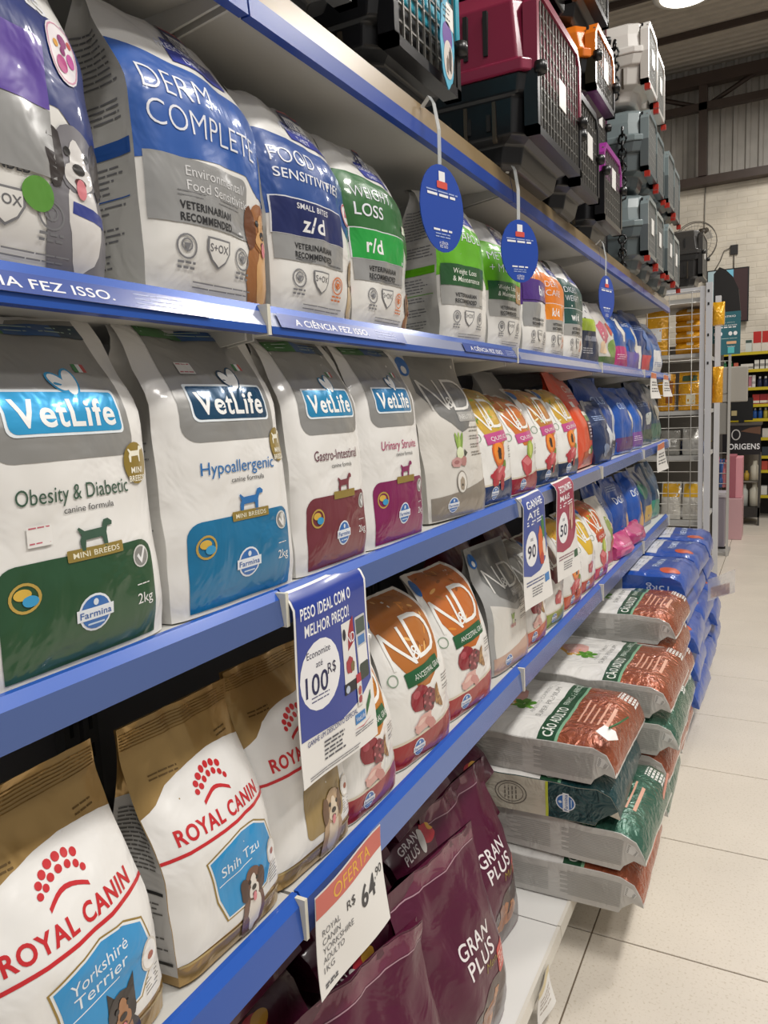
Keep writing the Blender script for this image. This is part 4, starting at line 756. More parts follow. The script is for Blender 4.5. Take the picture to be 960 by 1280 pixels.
# ---- fourth shelf: gold and white breed bags
GOLD = M('#b3925a', .28, .55, 'crinkle', coat=.4)
def royal(w, d, h, y, label, breed, dog, seed, rz=0, x=None, shield='#2390cc', ztwist=0, picture_only=False):
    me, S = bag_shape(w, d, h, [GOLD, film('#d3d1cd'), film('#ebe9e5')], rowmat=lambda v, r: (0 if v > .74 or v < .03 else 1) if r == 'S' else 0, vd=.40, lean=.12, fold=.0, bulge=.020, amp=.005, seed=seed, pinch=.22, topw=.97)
    D = Deco(S, w / 20, h / 31)
    xs = [-9.9 + 19.8 * i / 10 for i in range(11)]
    D.poly('white_front', film('#ebe9e5'), [(-9.95, 2.6), (9.95, 3.4)] + [(x, 20.2 + 4.3 * math.sqrt(max(0, 1 - (x / 11.0 - .25) ** 2))) for x in xs[::-1]], layer=0)
    for k in range(6): D.rect('zip_seal', M('#8b6b36', .3, .6, 'foil'), -9.8, 28.3 + .36 * k, 9.8, 28.42 + .36 * k, layer=1)
    D.lines('top_print', M('#6b5228', .4, .3), 4.8, 7.6, [25.4, 24.8], .2, 0, layer=1); D.lines('top_print', M('#6b5228', .4, .3), -7.5, -3.5, [24.4, 23.9], .2, 0, layer=1)
    RED = I_('#c8282e')
    for i, (a, b, r) in enumerate(((-2.6, 18.9, .45), (-1.7, 19.6, .5), (-.6, 20.2, .52), (.6, 20.4, .52), (1.8, 20.2, .52), (2.9, 19.7, .5), (-1.9, 18.3, .42), (-.9, 18.9, .45), (.3, 19.2, .46), (1.5, 19.1, .45), (2.5, 18.6, .42), (-2.9, 17.9, .4), (3.1, 17.9, .4))):
        D.ell('crown_logo', RED, a * .88, 21.2 + (b - 18.5) * .88, r * .88, r * .88, n=12, layer=2)
    cr = [(-2.3 + 4.8 * i / 8, 19.0 + .95 * math.sin(PI * i / 8)) for i in range(9)]
    D.poly('crown_logo', RED, cr + [(a, b + .45) for a, b in cr[::-1]], layer=2)
    D.text('brand_lettering', RED, 'ROYAL CANIN', -.1, 17.2, 1.8, w=15.2, bold=.05, layer=2)
    D.poly('red_line', RED, [(-9.9, 14.9), (9.9, 15.5), (9.9, 15.95), (-9.9, 15.3)], layer=2)
    if not picture_only:
        def shp(k, cx=1.2, cy=9.6): return [(cx + a * k, cy + b * k) for a, b in ((-6, 3.2), (-3, 4.0), (0, 4.6), (3, 4.3), (5.6, 3.0), (6.4, 0.4), (6.0, -2.4), (4.2, -4.6), (-3.8, -4.9), (-5.0, -2), (-5.4, .6))]
        D.poly('breed_shield', M('#a48a4c', .3, .4), shp(1.06), layer=2); D.poly('breed_shield', I_('#e9e9e6'), shp(1.02), layer=3); D.poly('breed_shield', I_(shield), shp(.97), layer=4)
        for i, t in enumerate(breed): D.text('breed_lettering', I_('#e8f0f6'), t, .6, 12.0 - 1.6 * i if len(breed) > 1 else 11.0, 1.35, w=min(7.2, len(t) * .95), bold=.0, layer=5, rot=4)
        D.rect('breed_lettering', I_('#e8f0f6'), -2.6, 9.0 if len(breed) > 1 else 9.5, 3.6, 9.12 if len(breed) > 1 else 9.62, layer=5, rot=6)
    else:
        D.rr('breed_shield', I_('#9c8350'), -3.6, 4.4, 6.2, 12.8, 1.2, layer=2)
    dogpic(D, *dog[0], **dog[1])
    D.ell('kibble_emblem', I_('#d9d2c6'), 7.3, 8.4, 1.5, 1.7, layer=6); D.ell('kibble_emblem', I_('#f0eeea'), 7.3, 8.4, 1.25, 1.45, layer=7); D.ell('kibble_emblem', I_('#a8583a'), 7.3, 8.3, .5, .42, n=10, layer=8)
    for k in range(6): D.rect('small_print', I_('#77746e'), 6.3, 6.2 - .38 * k, 8.8 - .2 * (k % 3), 6.32 - .38 * k, layer=3)
    D.rect('base_line', M('#c7b07a', .3, .5), -9.8, 2.3, 9.8, 2.6, layer=2)
    DL = Deco({'F': S['L']}, d / 10, h / 31); DL.lines('side_print', I_('#6f6d69'), -4, 4, [21, 20.5, 20, 19.5, 19, 18.5, 18, 17.5, 17, 16.5, 16, 15.5, 15, 14.5, 14], .2, .1, seed); DL.rect('side_print', I_('#222222'), -4.4, 11.2, 4.4, 11.6, layer=1); DL.lines('side_print', I_('#6f6d69'), -4, 4, [10, 9.4, 8.8, 8.2, 7, 6.4, 5.8, 4.4], .2, .3, seed + 1); DL.rect('side_print', I_('#222222'), -4.4, 2.6, 4.4, 3.0, layer=1)
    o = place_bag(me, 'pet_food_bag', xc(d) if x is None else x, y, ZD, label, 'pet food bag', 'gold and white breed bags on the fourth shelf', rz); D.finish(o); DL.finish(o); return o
royal(.215, .10, .33, .472, 'gold and white bag with blue shield and a small black and tan terrier, nearest', ['Yorkshire', 'Terrier'], ((2.6, 5.6), dict(s=.95, fur='#2b2320', light='#a8754c', dark='#1d1714', earup=True, seed=2, ly=5)), 71, rz=.02)
royal(.20, .10, .325, .706, 'gold and white bag with blue shield and a brown and white long-haired dog', ['Shih Tzu'], ((2.2, 6.8), dict(s=.85, fur='#6e4a38', light='#e4ddd4', dark='#4a3026', seed=5, ly=5)), 72, rz=-.03)
royal(.20, .10, .33, .905, 'gold and white bag half hidden behind the large hanging poster', [''], ((2.6, 7.4), dict(s=1.0, fur='#b89a78', light='#dccbb4', dark='#6a4c34', seed=8, ly=5)), 73, rz=-.06, picture_only=True)
GRN = ['#d98a34', '#b06a22', '#e6b066', '#8f4f18']
nd(.18, .08, .31, '#bd7420', GRN, 'pomegranate', '#9c2430', 1.085, ZD, 'white and orange grain bag, partly behind the large hanging poster', banner=1, seed=74, rz=-.05, grp=G4)
nd(.225, .085, .345, '#b06a2a', GRN, 'pomegranate', '#9c2026', 1.31, ZD, 'white bag with brown grain top and red base, right of the large poster', banner=1, seed=75, rz=-.12, grp=G4)
nd(.235, .085, .35, '#c06a2a', GRN, 'pomegranate', '#a32a2c', 1.56, ZD, 'white bag with orange grain top and red base, beside the grey bag', banner=1, seed=76, rz=-.12, grp=G4, sidecol='#c9c5bd')
pearl(.235, .10, .335, 1.875, ZD, 'grey and white bag with a silver top on the fourth shelf', -.1, 77, grey=True)
nd(.20, .085, .32, '#9a9890', ['#b9b7b0', '#84827c'], 'pomegranate', '#c4583a', 2.08, ZD, 'white bag with grey top and orange red base, behind the narrow blue poster', seed=78, grp=G4)
nd(.20, .085, .31, '#6a1c22', ['#8a2c30', '#4a1216'], 'beef', '#8a9a2c', 2.29, ZD, 'white bag with dark red top and olive green base', seed=79, grp=G4)
nd(.21, .085, .32, '#d9a82c', ['#e8c85a', '#c4811e', '#a6b43c'], 'papaya', '#c8502a', 2.53, ZD, 'white bag with yellow top and orange base', seed=80, grp=G4)
nd(.20, .085, .32, '#d8b02e', ['#e8c85a', '#c4811e', '#a6b43c'], 'beef', '#b83c30', 2.75, ZD, 'white bag with yellow top and brick red base', seed=81, grp=G4)
nd(.21, .085, .33, '#c8602a', QY, 'melon', '#c82a58', 2.98, ZD, 'white bag with orange top and pink base', banner=1, bcol='#b8402c', seed=82, grp=G4, btext='OCEAN')
GD = 'blue and pink bags at the end of the fourth shelf'
small(.20, .08, .30, '#d8d4cc', [('e', '#8a9a4a', 2, 16, 3, 5), ('r', '#c8425c', -9, 1, 9, 7), ('e', '#b84a3c', 2, 9, 3, 3)], 3.18, -.08, ZD, 'white bag with a rose base before the blue bags', GD, 83)
small(.24, .09, .33, '#1f4f9e', [('e', '#d9b48a', 2, 8, 3, 6), ('e', '#c49a6a', -4, 6, 2, 5), ('l', '#9fb4dc', -6, 20, 4, 0)], 3.38, -.13, ZD, 'blue bag with two tan dogs printed low on it', GD, 84)
small(.26, .09, .10, '#c84a84', [('l', '#f0c4d8', -6, 14, 6, 0), ('r', '#d8709c', -8, 3, 8, 12)], 3.45, -.055, ZD, 'low pink pouch in front of the blue bags', GD, 85, fold=.2)
small(.28, .09, .33, '#1d4fa6', [('e', '#d9b48a', 4, 8, 3, 6), ('t', '#dfe6f2', 0, 20, 'DOG', 3), ('l', '#9fb4dc', -6, 24, 4, 0)], 3.70, -.12, ZD, 'deep blue bag with a sandy dog, standing in the middle of the blue row', GD, 86)
small(.28, .09, .10, '#b83c78', [('l', '#f0c4d8', -6, 14, 6, 0)], 3.77, -.055, ZD, 'second low pink pouch before the blue bags', GD, 87, fold=.2)
small(.28, .09, .33, '#2258b2', [('e', '#e2a85a', 3, 8, 4, 7), ('t', '#dfe6f2', 0, 20, 'DOG', 3)], 4.02, -.10, ZD, 'blue bag with an orange tan dog', GD, 88)
small(.28, .09, .33, '#224a7c', [('r', '#c9a24a', -4, 2, 6, 10), ('e', '#2f7a68', -4, 18, 4, 5)], 4.32, -.10, ZD, 'blue bag with a sand coloured lower square', GD, 89)
small(.28, .09, .33, '#20486a', [('r', '#2f8a72', -9, 1, 9, 10), ('e', '#dfe6df', 3, 12, 2, 3)], 4.61, -.10, ZD, 'blue bag with a sea green base, last on the fourth shelf', GD, 90)
plain_back(.22, .09, .36, -.24, 2.0, ZD, '#6a1420', 'dark red bag standing behind, left of the narrow blue poster', 91)
plain_back(.22, .09, .36, -.24, 2.35, ZD, '#5c1220', 'dark red bag standing behind, between the two narrow posters', 92)

# ================================================================== BURGUNDY BAGS UNDER THE FOURTH SHELF
BUR = film('#641a3a')
def gran(w, d, h, loc, label, seed, rz=0, ry=0, rx=0, side='#4a1a28', clear=True, fold=.0, grp='burgundy bags on the base shelf', lean=.06):
    me, S = bag_shape(w, d, h, [M('#520f30', .34, .0, 'crinkle', coat=.35)], vd=.25, lean=lean, fold=fold, bulge=.03, amp=.012, seed=seed, topw=.96, pinch=.1, shoulder=.0)
    D = Deco(S, w / 24, h / 40)
    D.rect('top_seal', M('#6f3048', .22, .1, 'crinkle', coat=.8), -11.8, 36.6, 11.8, 39.7, layer=1); D.rect('top_seal', I_('#b08a96'), -11.6, 36.3, 11.6, 36.5, layer=2)
    D.text('lettering', I_('#ece6e6'), 'GRAN', 2.6, 22.8, 2.9, w=8.6, bold=.02, layer=2); D.text('lettering', I_('#ece6e6'), 'PLUS', 3.2, 19.2, 2.9, w=8.2, bold=.02, layer=2); D.text('lettering', I_('#8f7a2c'), 'Menu', 6.0, 16.6, 1.6, shear=.3, layer=2)
    D.rr('red_label', I_('#c83a34'), 7.6, 12.6, 11.4, 17.4, .6, layer=2); D.lines('red_label', I_('#f0c8b8'), 8, 11, [16, 15.2, 14.4, 13.6], .3, .1, layer=3)
    D.poly('dark_panel', I_('#45302f'), [(-11, 1), (11.4, 1), (11.4, 12.5), (4, 13.5), (-4, 10), (-11, 11)], layer=1)
    rn = random.Random(seed)
    for k in range(9): D.ell('printed_kibble', I_(['#a8683a', '#b97a48', '#8f5630'][k % 3]), 3.4 + rn.uniform(-2.6, 2.8), 8.2 + rn.uniform(-2.6, 2.6), 1.9, 1.2, wob=.25, seed=k, rot=rn.uniform(0, 180), layer=2 + k % 3)
    D.poly('yellow_mark', I_('#d9cf1e'), [(-9.6, 1.6), (-6.4, 1.8), (-5.6, 4.2), (-8.8, 3.8)], layer=3)
    o = place_bag(me, 'pet_food_bag', *loc, label, 'pet food bag', grp, rz, ry, rx); D.finish(o); return o
gran(.36, .12, .46, (-.085, 1.675, .152), 'burgundy bag standing at the right end, beside the stacked sacks', 101, rz=-.10, lean=.10)
gran(.34, .12, .46, (-.02, 1.36, .152), 'burgundy bag leaning in the middle of the front three', 102, rz=-.16, lean=.06)
gran(.34, .13, .44, (-.02, 1.03, .152), 'burgundy bag leaning in front, nearest of the standing burgundy ones', 103, rz=-.22, lean=.05)
GP2 = 'burgundy bags lying in layers at the back'
def lying(y, z, x, label, seed, w=.30, h=.42, d=.085):
    me, S = bag_shape(w, d, h, [M('#4a0f2a', .34, .0, 'crinkle', coat=.35)], pillow=True, bulge=.008, lean=0, amp=.009, seed=seed, NU=12, NV=16)
    # print on the end that faces the aisle
    D = Deco(S, w / 24, h / 40)
    D.text('lettering', I_('#d9cfd0'), 'GRAN', -6, 5.3, 1.7, bold=.02, layer=2); D.text('lettering', I_('#d9cfd0'), 'PLUS', -6, 3.2, 1.7, bold=.02, layer=2); D.ell('red_bowl', I_('#b8303c'), 1.5, 4.2, 3.0, 2.2, layer=2); D.ell('red_bowl', I_('#d8a23c'), 3.2, 4.8, 1.8, 1.2, layer=3); D.ell('red_bowl', I_('#cfcac6'), -1.6, 3.6, 1.1, 2.2, layer=3)
    o = place_bag(me, 'pet_food_bag', x, y, z, label, 'pet food bag', GP2, 0, 0, 0)
    o.rotation_euler = (0, -math.radians(62), 0); D.finish(o); return o
n_ = 0
cn = ['nearest', 'second', 'third', 'fourth', 'farthest']; ln = ['bottom', 'second', 'third', 'fourth', 'top']
for ci, y in enumerate((.50, .84, 1.17, 1.50, 1.80)):
    for li in range(5 if ci else 4):
        if ci == 4 and li == 4: continue
        z = .165 + li * .115
        lying(y + random.uniform(-.012, .012), z, -.085 - .012 * li + random.uniform(-.01, .01), 'burgundy bag lying in the %s layer of the %s column at the back' % (ln[li], cn[ci]), 110 + ci * 7 + li)

# ================================================================== BIG SACKS STACKED FLAT
def sackdesign(kind, seed, w=.44, h=.66, d=.115):
    cs = {'bronze': ['#d6d4d0', '#c6c4bf'], 'green': ['#d2d1cb', '#cbc9c4'], 'blue': ['#2350a8', '#2350a8'], 'teal': ['#173f40', '#c9c4b4']}[kind]
    me, S = bag_shape(w, d, h, [sack(cs[0]), sack(cs[1])], rowmat=lambda v, r: 1 if r == 'S' else 0, pillow=True, bulge=.010, lean=0, amp=.010, seed=seed, pinch=0, curl=1.15)
    D = Deco(S, w / 40, h / 60)
    low = {'bronze': M('#a5583a', .26, .45, 'foil', coat=.5), 'green': M('#3d6a58', .26, .35, 'foil', coat=.5), 'teal': M('#144044', .3, .2, 'foil', coat=.5), 'blue': None}[kind]
    if kind != 'blue':
        D.rect('coloured_base', low, -19.8, .6, 19.8, 16.6, layer=0); D.rect('name_strip', I_('#1d4a30'), -19.8, 16.6, 19.8, 21.2, layer=1); D.rect('name_strip', I_('#7fae8c'), -19.8, 15.8, 19.8, 16.6, layer=1)
        D.text('name_strip', I_('#e9ece4'), 'CÃO ADULTO', -18.8, 18.9, 2.7, w=17.5, align='L', bold=.03, layer=2); D.text('name_strip', I_('#c8d6c8'), 'FRANGO E ARROZ', 1.0, 19.2, 1.7, w=16.5, align='L', bold=.01, layer=2)
        D.rect('white_field', sack('#e8e6e2'), -19.8, 21.2, 19.8, 42, layer=1)
        for k in range(5): D.rect('lettering', M('#d8a48c', .4), -9, 13 - 1.7 * k, 6 - (k % 3) * 2, 13.5 - 1.7 * k, layer=2)
        D.text('lettering', I_('#8f8f8c'), 'SUPER PREMIUM', 1, 24, 1.5, w=22, layer=2); D.text('lettering', I_('#a4a4a0'), 'ALIMENTO COMPLETO', 2, 26.5, 1.1, w=20, layer=2)
        D.ell('printed_chicken', I_('#d9a24a'), 0, 35, 6.5, 4.4, wob=.15, layer=2, rot=20); D.ell('printed_chicken', I_('#dba8a0'), 3, 35.5, 6.5, 4.2, wob=.15, seed=3, layer=3, rot=10); D.ell('printed_chicken', I_('#ecc8c0'), 3, 36.6, 4.2, 1.6, wob=.1, layer=4, rot=10)
        for k in range(6): D.ell('printed_herb', I_('#4f8a2a' if k % 2 else '#6ba23a'), -3 + 2.2 * math.cos(k * 1.05), 30 + 1.7 * math.sin(k * 1.05), 1.8, 1.1, wob=.3, seed=k, rot=60 * k, layer=3 + k % 2)
        D.lines('label_box', I_('#e6e6e2'), 11.5, 17.5, [4, 4.6, 5.2, 5.8, 6.4, 7], .4, 0, layer=2)
    else:
        D.rect('white_field', sack('#dfe0e4'), -17, 20, 17, 34, layer=1); D.ell('printed_picture', I_('#9a8a70'), -6, 38, 7, 5, wob=.2, layer=2); D.lines('lettering', I_('#9fa4b0'), -14, 14, [21.5, 22.9, 24.3, 25.7, 27.1, 28.5, 30, 31.4], .4, .2, layer=2)
        D.text('lettering', I_('#c9d6ee'), 'PREMIUM', 2, 15, 3.0, w=20, bold=.02, layer=1); D.text('lettering', I_('#c9d6ee'), '15 kg', 10, 9.5, 2.6, layer=1); D.ell('printed_picture', I_('#c8502a'), -12, 9, 4, 3.4, layer=2)
    # near long side: u runs towards the aisle end when the sack lies; here s across = thickness, t = length
    DL = Deco({'F': S['L']}, d / 10, h / 60)
    if kind == 'blue': DL.rect('side_label', I_('#b9bcc4'), -3.6, 26, 3.6, 38, layer=1); DL.text('side_label', I_('#cfd8ee'), '15kg', 0, 12, 3.2, w=9, rot=90, layer=1)
    elif kind == 'teal':
        DL.rect('side_base', low, -4.9, 2, 4.9, 19, layer=0); DL.rect('side_base', I_('#c4cc3c'), -4.9, 19, 4.9, 19.7, layer=1); badge(DL, 0, 14.5, 2.4, layer=2, part='round_badge'); DL.ring('round_stamp', I_('#77736a'), 0, 29, 3.4, 4.4, .3, layer=1); DL.ring('round_stamp', I_('#77736a'), 0, 29, 2.7, 3.5, .2, layer=1); DL.lines('round_stamp', I_('#77736a'), -1.8, 1.8, [27.4, 28.4, 29.4, 30.4], .35, 0, layer=1)
    else:
        for k in range(16): DL.rect('side_print', I_('#a9a8a3'), -3.4 + .44 * k, 6.5, -3.22 + .44 * k, (22 if k % 3 else 20), layer=1, step=.03)
        for k in range(12): DL.rect('side_print', I_('#b0afaa'), -3.2 + .55 * k, 25, -3.0 + .55 * k, 37 - (k * 7) % 5, layer=1, step=.03)
        for k in range(10): DL.rect('side_print', I_('#a6a5a1'), -3.2 + .6 * k, 40, -3.0 + .6 * k, 50 - (k * 5) % 4, layer=1, step=.03)
        DL.rect('barcode', I_('#dddcd8'), 0.4, 3.2, 3.6, 5.8, layer=1)
        for k in range(7): DL.rect('barcode', I_('#444444'), .7 + .4 * k, 3.4, .85 + .4 * k, 5.6, layer=2)
    return me, D, DL
def sack_at(kind, xf, y, z, label, seed, rz=0, ry=0, grp=None, d=.115, w=.44, rx=0):
    """lies on its back: bottom end at xf towards the aisle, printed front up"""
    me, D, DL = sackdesign(kind, seed, d=d, w=w)
    o = place_bag(me, 'food_sack', xf - .012, y, z - .035, label, 'sack', grp); D.finish(o); DL.finish(o)
    o.rotation_euler = Matrix.Rotation(rz, 3, 'Z').to_4x4().to_3x3().to_euler() if False else (rx, -PI / 2 + ry, rz)
    return o
GS = 'big food sacks stacked flat along the aisle'
zb = .152
S1 = [('bronze', .30, .205, 'bronze ended sack at the bottom of the nearest stack', .02, 0), ('green', .315, .330, 'sack with a crumpled green front, second from the bottom of the nearest stack', -.03, 0), ('teal', .235, .450, 'cream sack with a dark teal end and round badge, in the nearest stack', .03, 0), ('bronze', .235, .568, 'bronze and white sack on top of the nearest stack', -.02, 0)]
for i, (k, xf, z, lb, rz, ry) in enumerate(S1): sack_at(k, xf, 2.20, z + .01, lb, 201 + i, rz, .0 if i else .0, GS)
S2 = [('green', .30, .21, 'silver and green sack at the bottom of the second stack', .02), ('bronze', .31, .33, 'silver and bronze sack second from the bottom of the second stack', -.02), ('green', .33, .45, 'silver sack with a green front below the top of the second stack', .02), ('bronze', .315, .575, 'bronze and white sack on top of the second stack', -.02)]
for i, (k, xf, z, lb, rz) in enumerate(S2): sack_at(k, xf, 2.70, z + .01, lb, 211 + i, rz, 0, GS)
S3 = [('bronze', .29, .21, 'bronze sack at the bottom of the third stack', 0), ('green', .30, .325, 'greenish sack second from the bottom of the third stack', .02), ('bronze', .29, .44, 'bronze sack in the middle of the third stack', -.02), ('bronze', .28, .555, 'grey sided bronze sack second from the top of the third stack', .02), ('bronze', .27, .67, 'bronze and white sack on top of the third stack', -.02)]
for i, (k, xf, z, lb, rz) in enumerate(S3): sack_at(k, xf, 3.20, z + .01, lb, 221 + i, rz, 0, GS)
for ci, y in enumerate((3.69, 4.16, 4.62)):
    for li in range(5):
        z = .205 + li * .128
        me_k = (ci + li) % 2
        sack_at('blue', .31 - .015 * li + random.uniform(-.02, .02), y, z + .01, 'blue sack, %s of the %s blue stack' % (['bottom', 'second from the bottom', 'middle one', 'second from the top', 'topmost'][li], ['nearest', 'middle', 'farthest'][ci]), 231 + ci * 5 + li, random.uniform(-.04, .04), 0, 'blue sacks stacked flat along the aisle', d=.125)
# paper neck tag on the top bronze sack
nt_ = MB(); nt_.tube([(.195, 2.02, .672), (.21, 2.08, .664), (.222, 2.15, .655)], .003, M('#2a6a3c', .4), 5)
tgm = nt_.build('neck_tag'); tag(tgm, 'white tag on a dark green string on the top sack of the nearest stack', 'tag')
b_ = MB(); b_.add([(.165, 1.985, .672), (.200, 1.975, .655), (.222, 2.005, .648), (.210, 2.03, .660), (.18, 2.03, .674)], [(0, 1, 2, 3, 4)], WHITE); pc = link('paper_card', b_.mesh(), tgm)
md = pc.modifiers.new('s', 'SOLIDIFY'); md.thickness = .001
# strap and small clear pouch hanging in the aisle
st = MB(); st.tube([(.262, 2.03, .17), (.292, 2.2, .27), (.305, 2.36, .40)], .004, M('#c88a78', .5), 5); tag(st.build('strapping_cord'), 'pinkish cord hanging over the aisle end of the nearest stack', 'cord')
b_ = MB()
P0 = np.array([(.33, 4.55, .60), (.43, 4.56, .66), (.40, 4.58, .50), (.34, 4.57, .45)])
sfh = Surf([[tuple(Vector((.27 + .13 * i / 4, 4.18 + .01 * math.sin(i + j), .50 + .13 * j / 4 + .05 * i / 4))) for i in range(5)] for j in range(5)], .1, .13)
V, F = cut2d(np.array([(-.05, 0), (.05, .01), (.05, .13), (-.05, .12)]), [(0, 1, 2, 3)], .02); Pp, Nn = sfh.ev(V, 0); n = len(V)
b_.add(Pp.tolist() + (Pp + Nn * .002).tolist(), [tuple(f)[::-1] for f in F] + [tuple(n + i for i in f) for f in F], M('#e8e4dc', .15, 0, 'crinkle', coat=1, alpha=.35))
hp = b_.build('treat_pouch'); tag(hp, 'small clear pouch with an orange label hanging out over the aisle from the blue stack', 'pouch')
D = Deco({'F': sfh}); D.base = -.002; D.rr('orange_label', M('#c8743c', .4), -4, 1, 3, 7, .5); D.ell('orange_label', M('#b9aaa0', .4), .5, 4, 1.2, 1.2, layer=-1); D.finish(hp)

# ================================================================== POSTERS, TAGS AND PRICE SIGNS ON THE RAILS
def hanging(name, w, h, loc, label, cat, bend=.012, rz=0, group=None, over=.03, twist=0):
    """paper sheet hanging from a rail: bends over the rail at the top, curls at the foot; local +x is its face"""
    rows = []
    for j in range(25):
        v = j / 24; zz = -h + h * v; row = []
        for i in range(9):
            u = -1 + 2 * i / 8
            xx = bend * (1 - v) ** 2 * (1.0 + .5 * u) + .004 * math.sin(u * 2.2 + 3 * v) - (.02 * max(0, (v - .9) / .1) ** 2 if over else 0) + twist * u * (1 - v)
            row.append((xx, w / 2 * u * (1 - .02 * (1 - v)), zz))
        rows.append(row)
    sf = Surf(rows, w, h); mb = MB(); V = [p for r in rows for p in r]; n = len(V)
    Nn = sf.N.reshape(-1, 3); V2 = [tuple(np.array(p) - q * .0008) for p, q in zip(V, Nn)]
    F = [(j * 9 + i, j * 9 + i + 1, (j + 1) * 9 + i + 1, (j + 1) * 9 + i) for j in range(24) for i in range(8)]
    mb.add(V + V2, F + [tuple(n + k for k in f)[::-1] for f in F], M('#eceae6', .35, coat=.2), True)
    o = mb.build(name); o.location = loc; o.rotation_euler.z = rz; tag(o, label, cat, group); return o, Deco({'F': sf})
PB = M('#1f3a96', .3, coat=.35)
# 1: large blue poster
o, D = hanging('hanging_poster', .212, .285, (.014, .922, 1.325), 'large blue poster about saving up to 100, hanging at the first rail joint', 'poster', bend=.004, twist=-.002)
D.poly('blue_field', PB, [(-10.2, 28.2), (10.0, 28.2), (10.0, 9.8), (6, 7.9), (0, 6.6), (-10.2, 6.8)][::-1], layer=0)
W_ = M('#f0f0f2', .4)
D.text('headline', W_, 'PESO IDEAL COM O', -9.2, 25.2, 1.75, w=14.4, bold=.03, align='L', layer=1); D.text('headline', W_, 'MELHOR PREÇO!', -8.4, 22.6, 1.75, w=12.6, bold=.03, align='L', layer=1)
D.ell('price_circle', W_, -4.9, 15.4, 5.0, 5.3, layer=1); D.text('price_circle', M('#222244', .4), 'Economize', -5.3, 18.9, 1.1, w=5.8, layer=2); D.text('price_circle', M('#222244', .4), 'até', -5.3, 17.2, 1.0, layer=2); D.text('price_circle', M('#1b2050', .4), '100', -6.0, 14.4, 3.2, w=5.4, bold=.02, layer=2); D.text('price_circle', M('#222244', .4), 'R$', -2.2, 15.7, 1.7, w=2.2, bold=.01, layer=2); D.lines('price_circle', M('#55557a', .4), -7.4, -3, [12.3, 11.7], .18, .1, layer=2)
D.rect('printed_bags', M('#e6e4e0', .4), 1.2, 11.2, 5.2, 21.0, layer=2); D.poly('printed_bags', M('#9c2430', .4), [(2.8, 16.4), (5.2, 17.5), (5.2, 21.4), (4.2, 20.8), (3.2, 19)], layer=3); D.text('printed_bags', W_, 'ND', 4.0, 18.3, 1.6, w=2.6, layer=4); D.ell('printed_bags', M('#222233', .4), 1.9, 19.2, .5, .9, layer=4); D.ell('printed_bags', M('#a83a44', .4), 2.9, 14.2, 1.2, 1.3, wob=.2, layer=4); D.ell('printed_bags', M('#7c6a44', .4), 3.8, 13.8, .7, .8, wob=.2, layer=5)
D.rect('printed_bags', M('#26262c', .4), 1.0, 9.9, 5.4, 11.6, layer=3); D.ell('printed_bags', M('#b9c4d4', .4), 1.9, 10.6, .6, .6, layer=4)
D.rr('printed_bags', M('#c9c9c9', .4), 5.8, 11.6, 9.4, 20.8, .3, layer=2); D.rect('printed_bags', M('#4c5a52', .4), 6.1, 18, 9.2, 20.4, layer=3); D.rect('printed_bags', M('#4a7cb8', .4), 6.4, 16.2, 8.8, 17.6, layer=3); D.rect('printed_bags', M('#ecebe8', .4), 6.0, 12.8, 9.3, 15.9, layer=3); D.rr('printed_bags', M('#3c463e', .4), 6.2, 10.6, 9.3, 13.2, .4, layer=4)
D.rect('printed_bags', M('#b83040', .4), 4.6, 10.6, 6.2, 12.0, layer=5); D.rect('printed_bags', M('#dcdad6', .4), 4.6, 6.9, 6.2, 10.6, layer=5); D.ell('printed_bags', M('#b85a50', .4), 5.4, 9.3, .6, .7, wob=.2, layer=6); D.ell('printed_bags', M('#a84a50', .4), 5.4, 7.9, .6, .6, wob=.2, layer=6)
D.text('small_print', M('#2c3c7c', .4), 'GANHE UM DESCONTO ESPECIAL', -8.8, 6.0, .85, w=13.2, align='L', layer=1, rot=2); D.rect('logo_print', M('#3b7fc0', .4), 3.6, 4.2, 6.8, 5.8, layer=1); D.text('logo_print', W_, 'VetLife', 5.2, 5.0, .8, w=2.8, layer=2); D.poly('logo_print', M('#2f6a3c', .4), [(7.2, 4.4), (9.2, 6.8), (9.2, 8.2), (7.4, 6.2)], layer=1)
D.lines('small_print', M('#55555c', .4), -4.8, .6, [4.7, 4.1, 3.4, 2.8, 2.1], .28, .2, layer=1); D.lines('small_print', M('#77777c', .4), -8.8, 4.8, [.9, .5], .12, .1, layer=1); D.lines('small_print', M('#77777c', .4), 3.4, 9.4, [2.9, 2.5], .14, .1, layer=1); D.poly('logo_print', M('#b83040', .4), [(3, 3.6), (6, 3.4), (9, 4.0), (6, 3.25)][::-1], layer=1)
D.finish(o)
